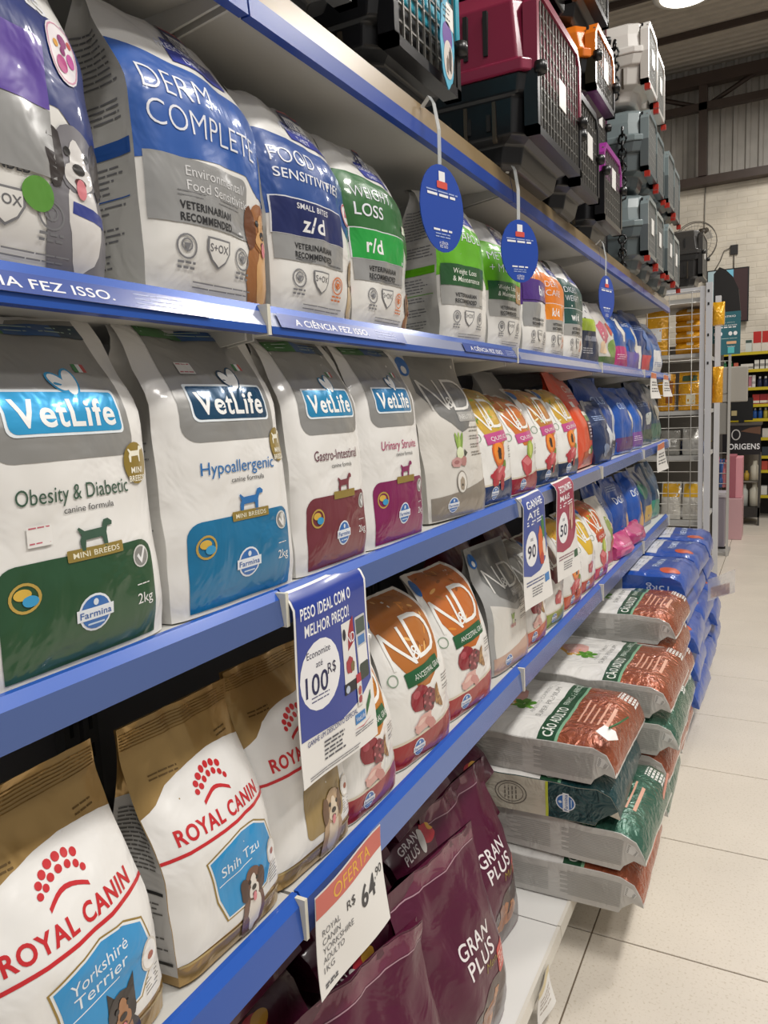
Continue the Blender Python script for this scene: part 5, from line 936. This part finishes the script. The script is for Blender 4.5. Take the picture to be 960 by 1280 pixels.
# 2: narrow blue poster, 3: narrow crimson poster
def narrow(loc, col, label, num, w=.20, h=.29, seed=3):
    o, D = hanging('hanging_poster', w, h, loc, label, 'poster', bend=.01); k = w / .20
    D.kx *= k; D.ky *= h / .29; m = M(col, .32, coat=.3)
    D.poly('colour_field', m, [(-9.7, 28.6), (-9.7, 9.0), (-5, 8.0), (1, 8.6), (6, 10.6), (9.7, 13.6), (9.7, 28.6)], layer=0)
    D.text('headline', W_, num[0], 0, 26.6, 1.9, w=15, bold=.03, layer=1); D.text('headline', W_, num[1], -1.8, 23.9, 1.7, w=11, bold=.03, layer=1); D.lines('headline', W_, -7.5, 7.5, [22.0, 21.3], .35, .05, layer=1)
    D.ell('price_circle', W_, -4.4, 15.2, 4.0, 4.6, layer=1); D.text('price_circle', M('#222244', .4), num[2], -4.4, 14.6, 3.4, w=5.4, bold=.03, layer=2); D.text('price_circle', M('#222244', .4), 'até', -4.4, 17.8, 1.1, layer=2)
    if seed == 3:
        D.ell('printed_food', M('#d86a34', .4), 2.8, 15.5, 2.6, 4.4, wob=.2, layer=2); D.ell('printed_food', M('#3c7a3c', .4), 6.2, 19, 1.8, 3.4, wob=.2, layer=2); D.ell('printed_food', M('#e6dcd0', .4), 6.0, 14, 1.8, 2.6, wob=.2, layer=3); D.ell('printed_food', M('#b8402c', .4), 3.0, 11.4, 2.0, 1.6, wob=.2, layer=3)
    else:
        for q in range(6): D.ell('printed_food', M('#e4c4b4' if q % 2 else '#8f4a3a', .4), 2.6 + 1.6 * (q % 3), 16 + 1.5 * (q // 3) * 2, .8, 2.6, rot=-18, layer=2 + q % 2)
    D.lines('small_print', M('#8a5a6a' if seed != 3 else '#55608a', .4), -8, 4, [6.6, 5.8], .3, .1, layer=1); D.lines('small_print', M('#77777c', .4), -4.4, 3, [4.6, 3.9, 3.2, 2.5], .28, .2, layer=1); D.rect('logo_print', M('#3b7fc0' if seed == 3 else '#2f5a3c', .4), 4.4, 4.6, 8.2, 6.8, layer=1); D.finish(o)
narrow((.014, 1.955, 1.330), '#29479c', 'narrow blue poster with carrots and greens, left of the crimson one', ('GANHE', 'ATÉ', '90'), w=.215, h=.30)
narrow((.014, 2.285, 1.335), '#a01c4c', 'narrow crimson poster with sticks, right of the narrow blue one', ('ECONOMIZE', 'MAIS', '50'), w=.225, h=.30, seed=4)
# price sign OFERTA
o, D = hanging('price_sign', .212, .168, (.016, .928, .874), 'white price sign with a red OFERTA band, hanging from the lowest blue rail', 'price sign', bend=.006, over=0, twist=-.003)
D.kx = .212 / 20; D.ky = .168 / 16
D.rect('red_band', M('#cc6a5e', .4), -9.9, 12.4, 9.9, 15.8, layer=0); D.text('headline', M('#e8b23c', .4), 'OFERTA', .2, 14.1, 2.2, w=11.6, bold=.0, layer=1)
D.text('price', M('#333336', .4), 'R$', -1.2, 9.9, 1.5, w=2.4, layer=1); D.text('price', M('#3c3c40', .4), '64', 4.2, 8.4, 3.4, w=4.8, bold=.04, layer=1); D.text('price', M('#333336', .4), ',90', 8.0, 9.4, 1.5, w=2.6, layer=1)
for i, t in enumerate(('ROYAL', 'CANIN', 'YORKSHIRE', 'ADULTO', '1KG')): D.text('description', M('#55555a', .4), t, -8.6, 9.6 - 1.45 * i, 1.05, w=len(t) * .86, align='L', bold=-.005, layer=1)
D.lines('description', M('#55555a', .4), -8.6, -5.4, [1.4, 1.0], .3, 0, layer=1); D.finish(o)
# round-edged blue tags on clear plastic arms
CLR = M('#d8dcdc', .15, coat=1, alpha=.55)
def oval(x, y, z, w, h, label, num=True, rz=0):
    g = empty('hanging_shelf_tag', (x, y, z), label, 'tag', 'oval blue tags on clear arms', rz)
    mb = MB(); n = 28; o2 = [(w / 2 * math.cos(2 * PI * i / n), h / 2 * math.sin(2 * PI * i / n)) for i in range(n)]
    mb.add([(.001, a, b) for a, b in o2] + [(-.001, a, b) for a, b in o2], [tuple(range(n)), tuple(range(n, 2 * n))[::-1]] + [(i, n + i, n + (i + 1) % n, (i + 1) % n)[::-1] for i in range(n)], M('#2149a8', .35, coat=.3))
    link('oval_card', mb.mesh(), g)
    D = Deco({'F': Surf([[(.0012, w * (i / 4 - .5), h * (j / 4 - .5)) for i in range(5)] for j in range(5)], w, h)}, w / 10, h / 15); D.base = .0002
    D.rect('tag_print', W_, -.7, 12.0, .7, 13.8, layer=1); D.rr('tag_print', M('#d8564a', .4), -1.2, 10.9, 1.2, 12.1, .2, layer=2); D.lines('tag_print', M('#9fb0dc', .4), -3.6, 3.6, [10.2], .25, 0, layer=1); D.lines('tag_print', W_, -3.4, 3.4, [9.5], .45, .05, layer=1)
    D.lines('tag_print', W_, -2.2, 2.2, [3.6], .35, .05, layer=1); D.lines('tag_print', M('#9fb0dc', .4), -1.8, 1.8, [3.0, 2.5], .2, 0, layer=1); D.text('tag_print', W_, 'A CIÊNCIA', 0, 1.6, .5, w=2.0, layer=1); D.text('tag_print', W_, 'FEZ ISSO', 0, 1.0, .5, w=1.8, layer=1); D.finish(g)
    arm = MB(); pts = [(-x - .004, 0, 2.118 - z), (-x * .6, 0, 2.132 - z), (-.012, 0, 2.118 - z), (-.002, 0, 2.07 - z), (-.003, 0, h / 2 - .006)]
    V = []; 
    for p in pts: V += [(p[0], p[1] - .005, p[2]), (p[0], p[1] + .005, p[2])]
    arm.add(V, [(2 * i, 2 * i + 1, 2 * i + 3, 2 * i + 2) for i in range(len(pts) - 1)], CLR); a_ = link('plastic_arm', arm.mesh(), g); md = a_.modifiers.new('s', 'SOLIDIFY'); md.thickness = .001
    return g
oval(.035, 1.335, 1.931, .13, .155, 'oval blue tag hanging before the first bright green banded bag', rz=-.25)
oval(.035, 1.80, 1.930, .12, .145, 'tilted oval blue tag hanging before the second bright green banded bag', rz=-.5)
oval(.035, 2.80, 1.932, .135, .150, 'oval blue tag hanging past the dark teal banded bag', rz=-.2)
def ptag(y, z, w, h, label, top='#c8704c'):
    o, D = hanging('price_tag', w, h, (.016, y, z), label, 'price tag', bend=.012, over=0, group='small white price tags on the far rails'); D.kx = w / 10; D.ky = h / 10
    D.rect('orange_band', M(top, .4), -4.8, 7.8, 4.8, 9.8); D.lines('price', M('#55555a', .4), -3.5, 3.5, [6, 5, 3.6, 2.6], .45, .2); D.finish(o)
ptag(4.05, 1.700, .22, .13, 'left one of two white price tags under the second rail'); ptag(4.50, 1.698, .24, .12, 'right one of two white price tags under the second rail'); ptag(4.32, 1.330, .30, .15, 'white and orange price tag hanging from the third rail at its far end')
o, D = hanging('price_tag', .11, .10, (.105, 1.66, .148), 'paper price tag on the base rail, low by the floor', 'price tag', bend=.008, over=0); D.kx = .11 / 10; D.ky = .1 / 10; D.rect('beige_band', M('#d8c8a0', .4), -4.9, 8, 4.9, 9.9); D.lines('price', M('#a8988c', .4), -3.5, 3.5, [6, 5, 4, 2.6], .35, .2); D.finish(o)

# ================================================================== END RACK, BACK WALL AND WHAT STANDS THERE
RK = M('#cfcfd2', .35, .1); MESHM = M('#c4c2bc', .35, .4)
g = empty('display_rack', (0, 6.0, 0), 'white display rack with a wire mesh front, past the end of the shelving', 'rack')
link('post', MB().box(.088, .13, 0, .045, 0, 2.38, RK).mesh(), g); link('post', MB().box(.048, .080, .01, .05, 0, 2.36, RK).mesh(), g); link('post', MB().box(-.86, -.82, 0, .045, 0, 2.36, RK).mesh(), g)
link('post', MB().box(.088, .13, .85, .90, 0, 2.38, RK).mesh(), g); link('post', MB().box(-.86, -.82, .85, .90, 0, 2.36, RK).mesh(), g)
for z in (2.32, .2): link('crossbar', MB().box(-.82, .05, .012, .045, z, z + .035, RK).mesh(), g)
hs = MB(); [hs.box(.100, .112, -.002, .0, z, z + .02, BLK) for z in (2.31, 2.22, 2.0, 1.8)]; link('post_holes', hs.mesh(), g)
mm = MB()
for q in range(26): mm.tube([(-.82, .006, .28 + q * .082), (.05, .006, .28 + q * .082)], .0028, MESHM, 4)
for q in range(6): mm.tube([(-.78 + .155 * q, .003, .25), (-.78 + .155 * q, .003, 2.32)], .0028, MESHM, 4)
link('wire_mesh', mm.mesh(), g)
for z in (2.26, 1.86, 1.44, 1.10, .60, .25): link('shelf', MB().box(-.82, .085, .08, .88, z, z + .03, M('#bdbcb8', .45)).mesh(), g)
for z in (2.0, 1.6): link('back_panel', MB().box(-.82, .085, .885, .89, z - .4, z, M('#7a756d', .6)).mesh(), g)
link('back_panel', MB().box(-.82, .085, .885, .89, .25, 1.19, M('#6a655d', .6)).mesh(), g)
def rbag(w, h, d, col, x, y, z, label, grp, seed, rz=-PI / 2, mark=None):
    me, S = bag_shape(w, d, h, [M(col, .22, .2, 'foil', coat=.6)], vd=.5, lean=.05, bulge=.015, amp=.008, seed=seed, NU=8, NV=10, fold=.2)
    D = Deco(S, w / 20, h / 20)
    for m_ in (mark or []): D.rr('label', I_(m_[0]), *m_[1:], .5, layer=1, step=.05)
    o = place_bag(me, 'pet_food_bag', x, y, z, label, 'pet food bag', grp, rz); D.finish(o); return o
YL = '#e0a018'; YG = 'yellow bags on the display rack'
zz = 1.892
for i in range(4):
    me, S = bag_shape(.20, .085, .28, [M(YL, .22, .15, 'foil', coat=.6)], pillow=True, bulge=.01, lean=0, amp=.01, seed=300 + i, NU=8, NV=10)
    o = place_bag(me, 'pet_food_bag', -.055, 6.32, zz + .055 + .083 * i, 'yellow bag lying flat, %s of the flat pile on the upper rack shelf' % ['bottom', 'second', 'third', 'top'][i], 'pet food bag', YG)
    o.rotation_euler = (0, -PI / 2, -PI / 2)
    D = Deco(S, .01, .01); D.rr('label', I_('#e9e4d0'), -2, 1.5, 3, 4.5, .3, layer=1); D.finish(o)
rbag(.16, .34, .09, '#dca018', -.27, 6.18, 1.892, 'yellow bag with a pale grey patch standing left of the flat yellow pile', YG, 310, mark=[('#e6e6e6', -5, 6, 5, 12)])
rbag(.30, .12, .1, '#b8741c', -.1, 6.6, 2.292, 'flat brown carton seen under the top shelf of the rack', YG, 311) if False else None
rbag(.16, .29, .10, '#e2a41c', -.03, 6.2, 1.472, 'wide yellow bag standing at the right of the middle rack shelf', YG, 312, mark=[('#3c5a44', -7, 15, 6, 18), ('#f0e8c8', -3, 3, 5, 8)])
rbag(.12, .28, .10, '#d99a16', -.2, 6.2, 1.472, 'narrow yellow bag standing left on the middle rack shelf', YG, 313, mark=[('#8f4f14', 0, 4, 8, 16)])
rbag(.08, .17, .07, '#e8ab1c', .158, 6.22, 2.09, 'yellow pouch hanging on the outside of the rack post, up high', YG, 314)
rbag(.07, .27, .07, '#e0a018', .158, 6.22, 1.52, 'yellow pouch hanging on the outside of the rack post, at middle height', YG, 315)
for i, (c, x, w, h, lb) in enumerate((('#1f3a68', -.06, .26, .10, 'dark blue flat bag on the lower middle rack shelf'), ('#c4c2bc', -.01, .14, .20, 'silver white bag on the rack, right of the grey ones'), ('#98968f', -.17, .14, .19, 'grey bag on the lower middle rack shelf, left side'))):
    rbag(w, h, .09, c, x, 6.2 + .1 * (i == 0), 1.132 + (.0 if i else .19) * 0, lb, 'bags on the lower rack shelves', 320 + i)
for i, (c, x, w, h, lb) in enumerate((('#e2b022', -.0, .15, .29, 'yellow topped white bag at the right of the bottom rack shelf'), ('#dba61c', -.16, .14, .29, 'yellow topped white bag left on the bottom rack shelf'))):
    rbag(w, h, .10, '#dcd8ce', x, 6.2, .632, lb, 'bags on the lower rack shelves', 330 + i, mark=[(c, -9, 12, 9, 19)])
# carrier and card sign on the rack
carrier(.055, 6.06, 6.46, 2.384, .46, .40, '#2b2928', '#3a3836', 'dark grey carrier standing on top of the white rack', group=None, rz=0).rotation_euler = (0, 0, 0)
sg = MB().box(.050, .275, 6.9005, 6.91, 1.905, 2.25, M('#2c6672', .4)).build('card_sign'); tag(sg, 'teal card sign with four white dots, beside the rack post', 'sign')
D = Deco({'F': Surf([[(.05 + .225 * i / 4, 6.900, 1.905 + .345 * j / 4) for i in range(5)] for j in range(5)], .23, .35)}); D.base = .001
D.text('lettering', W_, 'ImpactTRIO', 0, 31.2, 1.5, w=15.5, bold=.03); D.text('lettering', M('#c9dcdc', .4), 'Proteção contra', -.5, 26.4, 1.0, w=15); D.text('lettering', W_, 'mais de um parasita', 0, 24.2, 1.1, w=17.5, bold=.02); D.lines('lettering', W_, -9, 8, [21.9], .9, 0, seed=4)
for x in (-8, -4, 4, 8): D.ell('white_dots', W_, x * .95, 17.2, 1.5, 1.7, n=14)
D.lines('lettering', M('#b9d0d0', .4), -9, 9, [13], .4, 0); D.rr('logo', M('#e4b48c', .4), 1, 8.6, 8.5, 10.8, .4); D.text('logo', W_, 'NexGard', 4.5, 6.6, 1.1, layer=1); D.rect('logo', M('#5cc0c4', .4), 2, 1, 7, 6); D.finish(sg)
# slim free-standing pole rack with hanging pouches
g = empty('pole_rack', (.13, 8.0, 0), 'slim floor rack with one tall thin pole, behind the white rack', 'rack')
link('pole', MB().box(-.006, .018, -.01, .01, .0, 2.0, M('#b9b7b2', .4)).mesh(), g); link('base', MB().box(-.5, .02, .0, .35, .0, .03, M('#9a9894', .5)).mesh(), g)
wr = MB(); [wr.tube([(-.5, 0, z), (0, 0, z)], .004, MESHM, 4) for z in (.62, .72, .82, .92, 1.02, 1.6, 1.9)]; link('wire_rails', wr.mesh(), g)
for i, (x, c, z, h, lb) in enumerate(((.03, '#b0586a', .68, .30, 'rose pouch hanging on the slim rack'), (.075, '#2f5590', .68, .28, 'blue pouch hanging on the slim rack'), (.10, '#c4747c', .68, .27, 'pink pouch hanging against the thin pole'))):
    rbag(.05, h, .04, c, x, 8.04, z, lb, 'pouches hanging on the slim rack', 340 + i)
for i, (x, z, w, h, c, lb) in enumerate(((.044, 1.508, .25, .335, '#aba69d', 'upper grey cardboard pack beside the thin pole'), (.035, 1.20, .10, .303, '#8f8c86', 'lower grey pack beside the thin pole'))):
    b_ = MB().box(x, x + w, 8.012, 8.08, z, z + h, M(c, .5)).build('cardboard_pack', bevel=.01); tag(b_, lb, 'box')
cb = MB(); cb.box(-.35, .10, 8.2, 8.6, .05, .56, M('#8d8691', .5)); o = cb.build('low_cabinet', bevel=.008); tag(o, 'low lilac grey cabinet just past the rack, near the floor', 'cabinet'); 
hd = MB(); 
for q in (.02, .5): hd.box(-.33 + q * .8, -.29 + q * .8, 8.22, 8.26, 0, .05, BLK)
link('foot', hd.mesh(), o)
link('cabinet_top', MB().box(-.36, .11, 8.19, 8.61, .56, .585, M('#b9b4bb', .4)).mesh(), o)
pk = MB(); pk.box(.06, .155, 8.98, 9.3, .46, .92, M('#a8606c', .5)); pk.box(.155, .22, 8.98, 9.3, .46, .90, M('#e09aa4', .5)); o = pk.build('pink_box', bevel=.004); tag(o, 'tall pink box standing on the display beside the thin pole', 'box')
o = MB().box(.055, .225, 8.95, 9.35, .0, .457, M('#c9a0a4', .5)).build('pink_display_stand', bevel=.006); tag(o, 'pale pink stand that the tall pink box stands on', 'stand')
# checkout block: monitor, dark printed counter, glass case
ct = empty('checkout_counter', (.2, 10.0, 0), 'dark counter front lettered ORIGENS over a lit case of white bottles', 'counter')
link('printed_front', MB().box(-.35, .17, 0, .04, .86, 1.21, M('#1f1d20', .35)).mesh(), ct); link('counter_top', MB().box(-.36, .18, -.01, .45, 1.21, 1.235, M('#55504c', .4)).mesh(), ct)
link('case_base', MB().box(-.35, .17, 0, .42, .10, .22, M('#2b2826', .5)).mesh(), ct); link('case_shelf', MB().box(-.34, .16, .02, .4, .52, .535, M('#77726a', .5)).mesh(), ct); link('case_back', MB().box(-.35, .17, .41, .43, .22, .86, M('#6a6256', .6)).mesh(), ct)
for x in (-.35, .15): link('case_leg', MB().box(x, x + .02, 0, .03, 0, .86, M('#3a3836', .5)).mesh(), ct)
D = Deco({'F': Surf([[(-.35 + .52 * i / 4, -.001, .86 + .35 * j / 4) for i in range(5)] for j in range(5)], .52, .35)}); D.base = .001
D.text('lettering', W_, 'ORIGENS', 8, 10.0, 7.0, w=34, bold=.03); D.ring('ring_logo', M('#c9c6c2', .4), -1.0, 24.0, 5.0, 6.5, 1.2, n=24); D.poly('warm_print', M('#6a4a38', .4), [(4, 28), (25.5, 24), (25.5, 33.5), (14, 32)]); D.finish(ct)
WB = 'white bottles in the case below the counter'
for i, (x, z, r, h) in enumerate(((.10, .222, .045, .28), (.20, .222, .04, .27), (.31, .222, .055, .29), (.12, .537, .03, .14), (.22, .537, .03, .12), (.31, .537, .05, .24))):
    b_ = MB().lathe([(.01, 0), (r, .003), (r, h * .7), (r * .5, h * .82), (r * .45, h)], 0, 0, M(['#d8d4c8', '#cfd2cc', '#e0dccb', '#3b8ac4', '#c9a43c', '#e6e0cc'][i], .4), 14).build('bottle'); b_.location = (x, 10.12, z)
    tag(b_, ['plain white bottle at the left in the lower case', 'second white bottle in the lower case', 'widest white bottle at the right of the lower case', 'small blue bottle in the upper case', 'small yellow bottle in the upper case', 'large cream bottle at the right in the upper case'][i], 'bottle', WB)
mo = empty('monitor', (.150, 10.12, 1.236), 'black computer monitor seen from behind on the counter', 'monitor')
link('screen_back', MB().box(-.12, .125, 0, .04, .03, .30, M('#121214', .4)).mesh(), mo); link('stand', MB().box(-.03, .03, .0, .12, .0, .03, M('#121214', .4)).mesh(), mo); link('sticker', MB().box(-.11, -.05, -.002, .0, .09, .15, M('#b9a878', .5)).mesh(), mo)
# wall shelving with yellow rails and goods
ws = empty('wall_shelving', (.6, 10.6, 0), 'dark wall shelving with yellow shelf edges at the back', 'shelving')
for x in (-.95, .9): link('side_panel', MB().box(x, x + .03, 0, .5, 0, 2.1, M('#3c3833', .5)).mesh(), ws)
link('back_panel', MB().box(-.92, .9, .47, .49, 0, 2.1, M('#3a3631', .6)).mesh(), ws)
ZS = [.30, .62, .80, 1.03, 1.27, 1.45, 1.66, 1.885, 2.10]
YE = M('#c9b21e', .4)
for z in ZS:
    s_ = link('shelf', MB().box(-.92, .9, .0, .46, z - .03, z - .004, M('#8a857a', .5)).mesh(), ws); link('yellow_rail', MB().box(-.92, .9, -.012, .0, z - .035, z + .002, YE).mesh(), s_)
rn = random.Random(12)
def goods(kind, x, z, w, h, col, label, grp, band=None):
    if kind == 'box':
        o = MB().box(x, x + w, 10.63, 10.75, z, z + h, M(col, .4)).build('product_box'); tag(o, label, 'box', grp)
        if band: link('printed_band', MB().box(x + .001, x + w - .001, 10.628, 10.6305, z + h * band[1], z + h * band[2], M(band[0], .4)).mesh(), o)
    else:
        r = w / 2; o = MB().lathe([(r * .9, 0), (r, .004), (r, h * .68), (r * .45, h * .8)], 0, 0, M(col, .35), 12).build('product_bottle'); o.location = (x + r, 10.69, z); tag(o, label, 'bottle', grp)
        link('cap', MB().lathe([(r * .5, h * .8), (r * .5, h), (r * .1, h)], 0, 0, M(band[0] if band else '#e6e6e6', .35), 10).mesh(), o)
pos = ['leftmost', 'second', 'third', 'fourth', 'fifth', 'sixth', 'seventh', 'eighth', 'ninth', 'tenth']
G = 'goods on the yellow edged wall shelves'
for i, x in enumerate((.245, .345, .45, .55, .65)): goods('box', x, 2.102, .09, .25, '#d8cfc4', '%s large red and white carton on the top yellow shelf' % pos[i], G, ('#b8241f', .42, .98))
goods('box', .16, 2.102, .07, .15, '#cfd4ce', 'small framed pale card left of the red cartons on the top shelf', G, ('#3c5048', .75, .98))
for i, x in enumerate((-.16, -.10, -.03)): goods('bottle', x, 1.887, .045, .12, '#2f8a55', '%s green bottle on the second yellow shelf' % pos[i], G, ('#bfe0c8',))
goods('box', .03, 1.887, .05, .09, '#c0604a', 'small brick red box beside the green bottles', G)
goods('box', .11, 1.887, .14, .07, '#d9d4ca', 'long low white box on the second yellow shelf', G, ('#8f8a80', .2, .5))
for i in range(7): goods('box', .265 + .062 * i, 1.887, .05, .11, '#e0ddd4', '%s narrow white box of the row on the second yellow shelf' % pos[i], G, ('#9a9690', .3, .6))
for i in range(5): goods('box', .075 + .042 * i, 1.662, .036, .15, '#dcd6d2', '%s upright white and pink box on the third yellow shelf' % pos[i], G, ('#b0707c', .1, .9) if i % 2 else ('#a8a4a0', .3, .5))
for i in range(6): goods('bottle', .30 + .065 * i, 1.662, .055, .13, '#2b3350', '%s dark blue bottle with white cap on the third yellow shelf' % pos[i], G, ('#eeeeee',))
for i in range(7): goods('box', .25 + .085 * i, 1.452, .08, .12, ['#a82a24', '#8f1f24', '#c84a34', '#a82a24', '#b85a24', '#a82a24', '#8f1f24'][i], '%s red box on the fourth yellow shelf' % pos[i], G, ('#e0d6c8', .1, .35))
for i in range(4): goods('bottle', .255 + .06 * i, 1.272, .05, .13, ['#2a62b4', '#2a62b4', '#d4c04a', '#d8d4cc'][i], ['first blue bottle on the fifth yellow shelf', 'second blue bottle on the fifth yellow shelf', 'yellow bottle on the fifth yellow shelf', 'white bottle on the fifth yellow shelf'][i], G, ('#e8e4d8',))
for zi, (z, cs) in enumerate(((1.032, ['#c9c4bc', '#8f6a3c', '#c9c4bc', '#55504a', '#c9c4bc']), (.802, ['#2f3a44', '#c9c0b4', '#77403c', '#c9c0b4', '#2f3a44']), (.622, ['#c8503c', '#d8743c', '#b83c34', '#c8503c', '#d8a03c']), (.302, ['#d8d6d0', '#6a6660', '#d8d6d0', '#3a3a3c', '#d8d6d0']))):
    for i, c in enumerate(cs): goods('box', .37 + .075 * i, z, .068, .11, c, '%s box on the %s yellow shelf from the floor' % (pos[i], ['fourth', 'third', 'second', 'lowest'][zi]), G)
# wall television, fan, socket
tv = empty('television', (-.04, 11.1, 2.87), 'wall television showing a pale picture, behind the dark dog shape', 'television')
link('casing', MB().box(-.30, .205, 0, .05, -.345, .345, M('#151214', .4)).mesh(), tv)
scr = bpy.data.materials.new('tv_picture'); scr.use_nodes = True; nt = scr.node_tree; bs_ = nt.nodes['Principled BSDF']; geo = nt.nodes.new('ShaderNodeNewGeometry'); sp = nt.nodes.new('ShaderNodeSeparateXYZ'); rp = nt.nodes.new('ShaderNodeValToRGB'); mr = nt.nodes.new('ShaderNodeMapRange')
nt.links.new(geo.outputs['Position'], sp.inputs[0]); nt.links.new(sp.outputs[0], mr.inputs[0]); mr.inputs[1].default_value = -.3; mr.inputs[2].default_value = .16; nt.links.new(mr.outputs[0], rp.inputs[0])
e = rp.color_ramp.elements; e[0].position = 0; e[0].color = (.30, .38, .38, 1); e[1].position = 1; e[1].color = (.03, .008, .008, 1)
for p_, c_ in ((.42, (.42, .5, .5, 1)), (.46, (.16, .42, .5, 1)), (.6, (.14, .4, .5, 1)), (.62, (.035, .01, .01, 1))): q = e.new(p_); q.color = c_
rp.color_ramp.interpolation = 'LINEAR'; bs_.inputs['Base Color'].default_value = (.01, .01, .01, 1); nt.links.new(rp.outputs[0], bs_.inputs['Emission Color']); bs_.inputs['Emission Strength'].default_value = 1.0
link('screen', MB().box(-.285, .19, -.003, 0, -.33, .33, scr).mesh(), tv)
# dark dog-shaped display figure on top of the card sign side
dg = MB(); prof = [(-.20, 2.50), (-.20, 2.95), (-.14, 3.02), (-.08, 2.99), (0, 2.90), (.06, 2.76), (.075, 2.60), (.09, 2.45), (.05, 2.36), (.0, 2.44), (-.03, 2.36), (-.07, 2.36), (-.08, 2.45), (-.12, 2.40)]
V, F = cut2d(np.array(prof), [tuple(range(len(prof)))], .08); n = len(V)
bm_ = bmesh.new(); vv = [bm_.verts.new((a, 0, b)) for a, b in V]
for f in F:
    try: bm_.faces.new([vv[i] for i in f])
    except ValueError: pass
r_ = bmesh.ops.extrude_face_region(bm_, geom=bm_.faces[:]); bmesh.ops.translate(bm_, vec=(0, .10, 0), verts=[v for v in r_['geom'] if isinstance(v, bmesh.types.BMVert)])
bmesh.ops.recalc_face_normals(bm_, faces=bm_.faces[:]); me = bpy.data.meshes.new('m'); bm_.to_mesh(me); bm_.free(); me.materials.append(M('#120f0e', .6))
o = link('display_figure', me); o.location = (.06, 9.6, 0); tag(o, 'dark animal-shaped display figure in front of the television', 'figure')
sm_ = MB(); sm_.box(-.13, -.03, 9.55, 9.75, 0, 2.36, M('#4a4642', .6)); tag(sm_.build('display_column', bevel=.01), 'narrow grey column carrying the dark animal-shaped figure', 'stand')
fn = empty('wall_fan', (-.47, 10.95, 3.56), 'large wall fan with a round wire guard, above the dark grey carrier', 'fan')
gd = MB()
for r, yy in ((.26, 0), (.262, -.07), (.20, -.10), (.10, -.12)): gd.tube([(r * math.cos(2 * PI * k / 28), yy, r * math.sin(2 * PI * k / 28)) for k in range(28)], .005 if r > .25 else .0025, M('#77726a', .4, .3), 4, True)
for k in range(32): a = 2 * PI * k / 32; gd.tube([(.05 * math.cos(a), -.125, .05 * math.sin(a)), (.20 * math.cos(a), -.10, .20 * math.sin(a)), (.26 * math.cos(a), -.035, .26 * math.sin(a))], .0015, M('#77726a', .4, .3), 3)
link('wire_guard', gd.mesh(), fn)
for k in range(3):
    a = 2 * PI * k / 3 + .4; bl = MB(); bl.add([(.04 * math.cos(a - .5), -.05, .04 * math.sin(a - .5)), (.22 * math.cos(a - .25), -.07, .22 * math.sin(a - .25)), (.23 * math.cos(a + .25), -.04, .23 * math.sin(a + .25)), (.04 * math.cos(a + .5), -.05, .04 * math.sin(a + .5))], [(0, 1, 2, 3)], M('#b9b4aa', .4)); q = link('blade', bl.mesh(), fn); md = q.modifiers.new('s', 'SOLIDIFY'); md.thickness = .003
link('motor', MB().tube([(0, -.05, 0), (0, .14, 0)], .06, M('#4a4640', .4), 12).mesh(), fn); link('wall_bracket', MB().box(-.05, .05, .12, .25, -.06, .06, M('#4a4640', .5)).mesh(), fn); link('motor_cap', MB().tube([(.06, -.02, .13), (.13, .05, .15)], .045, M('#4a4238', .4), 10).mesh(), fn)
sk = MB(); sk.box(-.045, .045, -.03, 0, -.06, .06, M('#2a2826', .5)); o = sk.build('wall_socket'); o.location = (-.02, 11.2, 3.46); tag(o, 'black wall socket on the white bricks with a cable', 'socket')
link('cable', MB().tube([(0, -.02, -.06), (0, -.02, -.24)], .006, M('#5a564e', .5)).mesh(), o); link('plug_lead', MB().tube([(-.04, -.02, .03), (-.12, -.02, .0), (-.16, -.04, -.12), (-.24, -.06, -.26)], .006, M('#5a564e', .5)).mesh(), o)
cd = MB().tube([(-.375, 11.185, 4.30), (-.385, 11.185, 3.70)], .008, M('#a8a298', .5)).build('conduit'); tag(cd, 'thin vertical conduit on the brick wall above the fan', 'pipe')
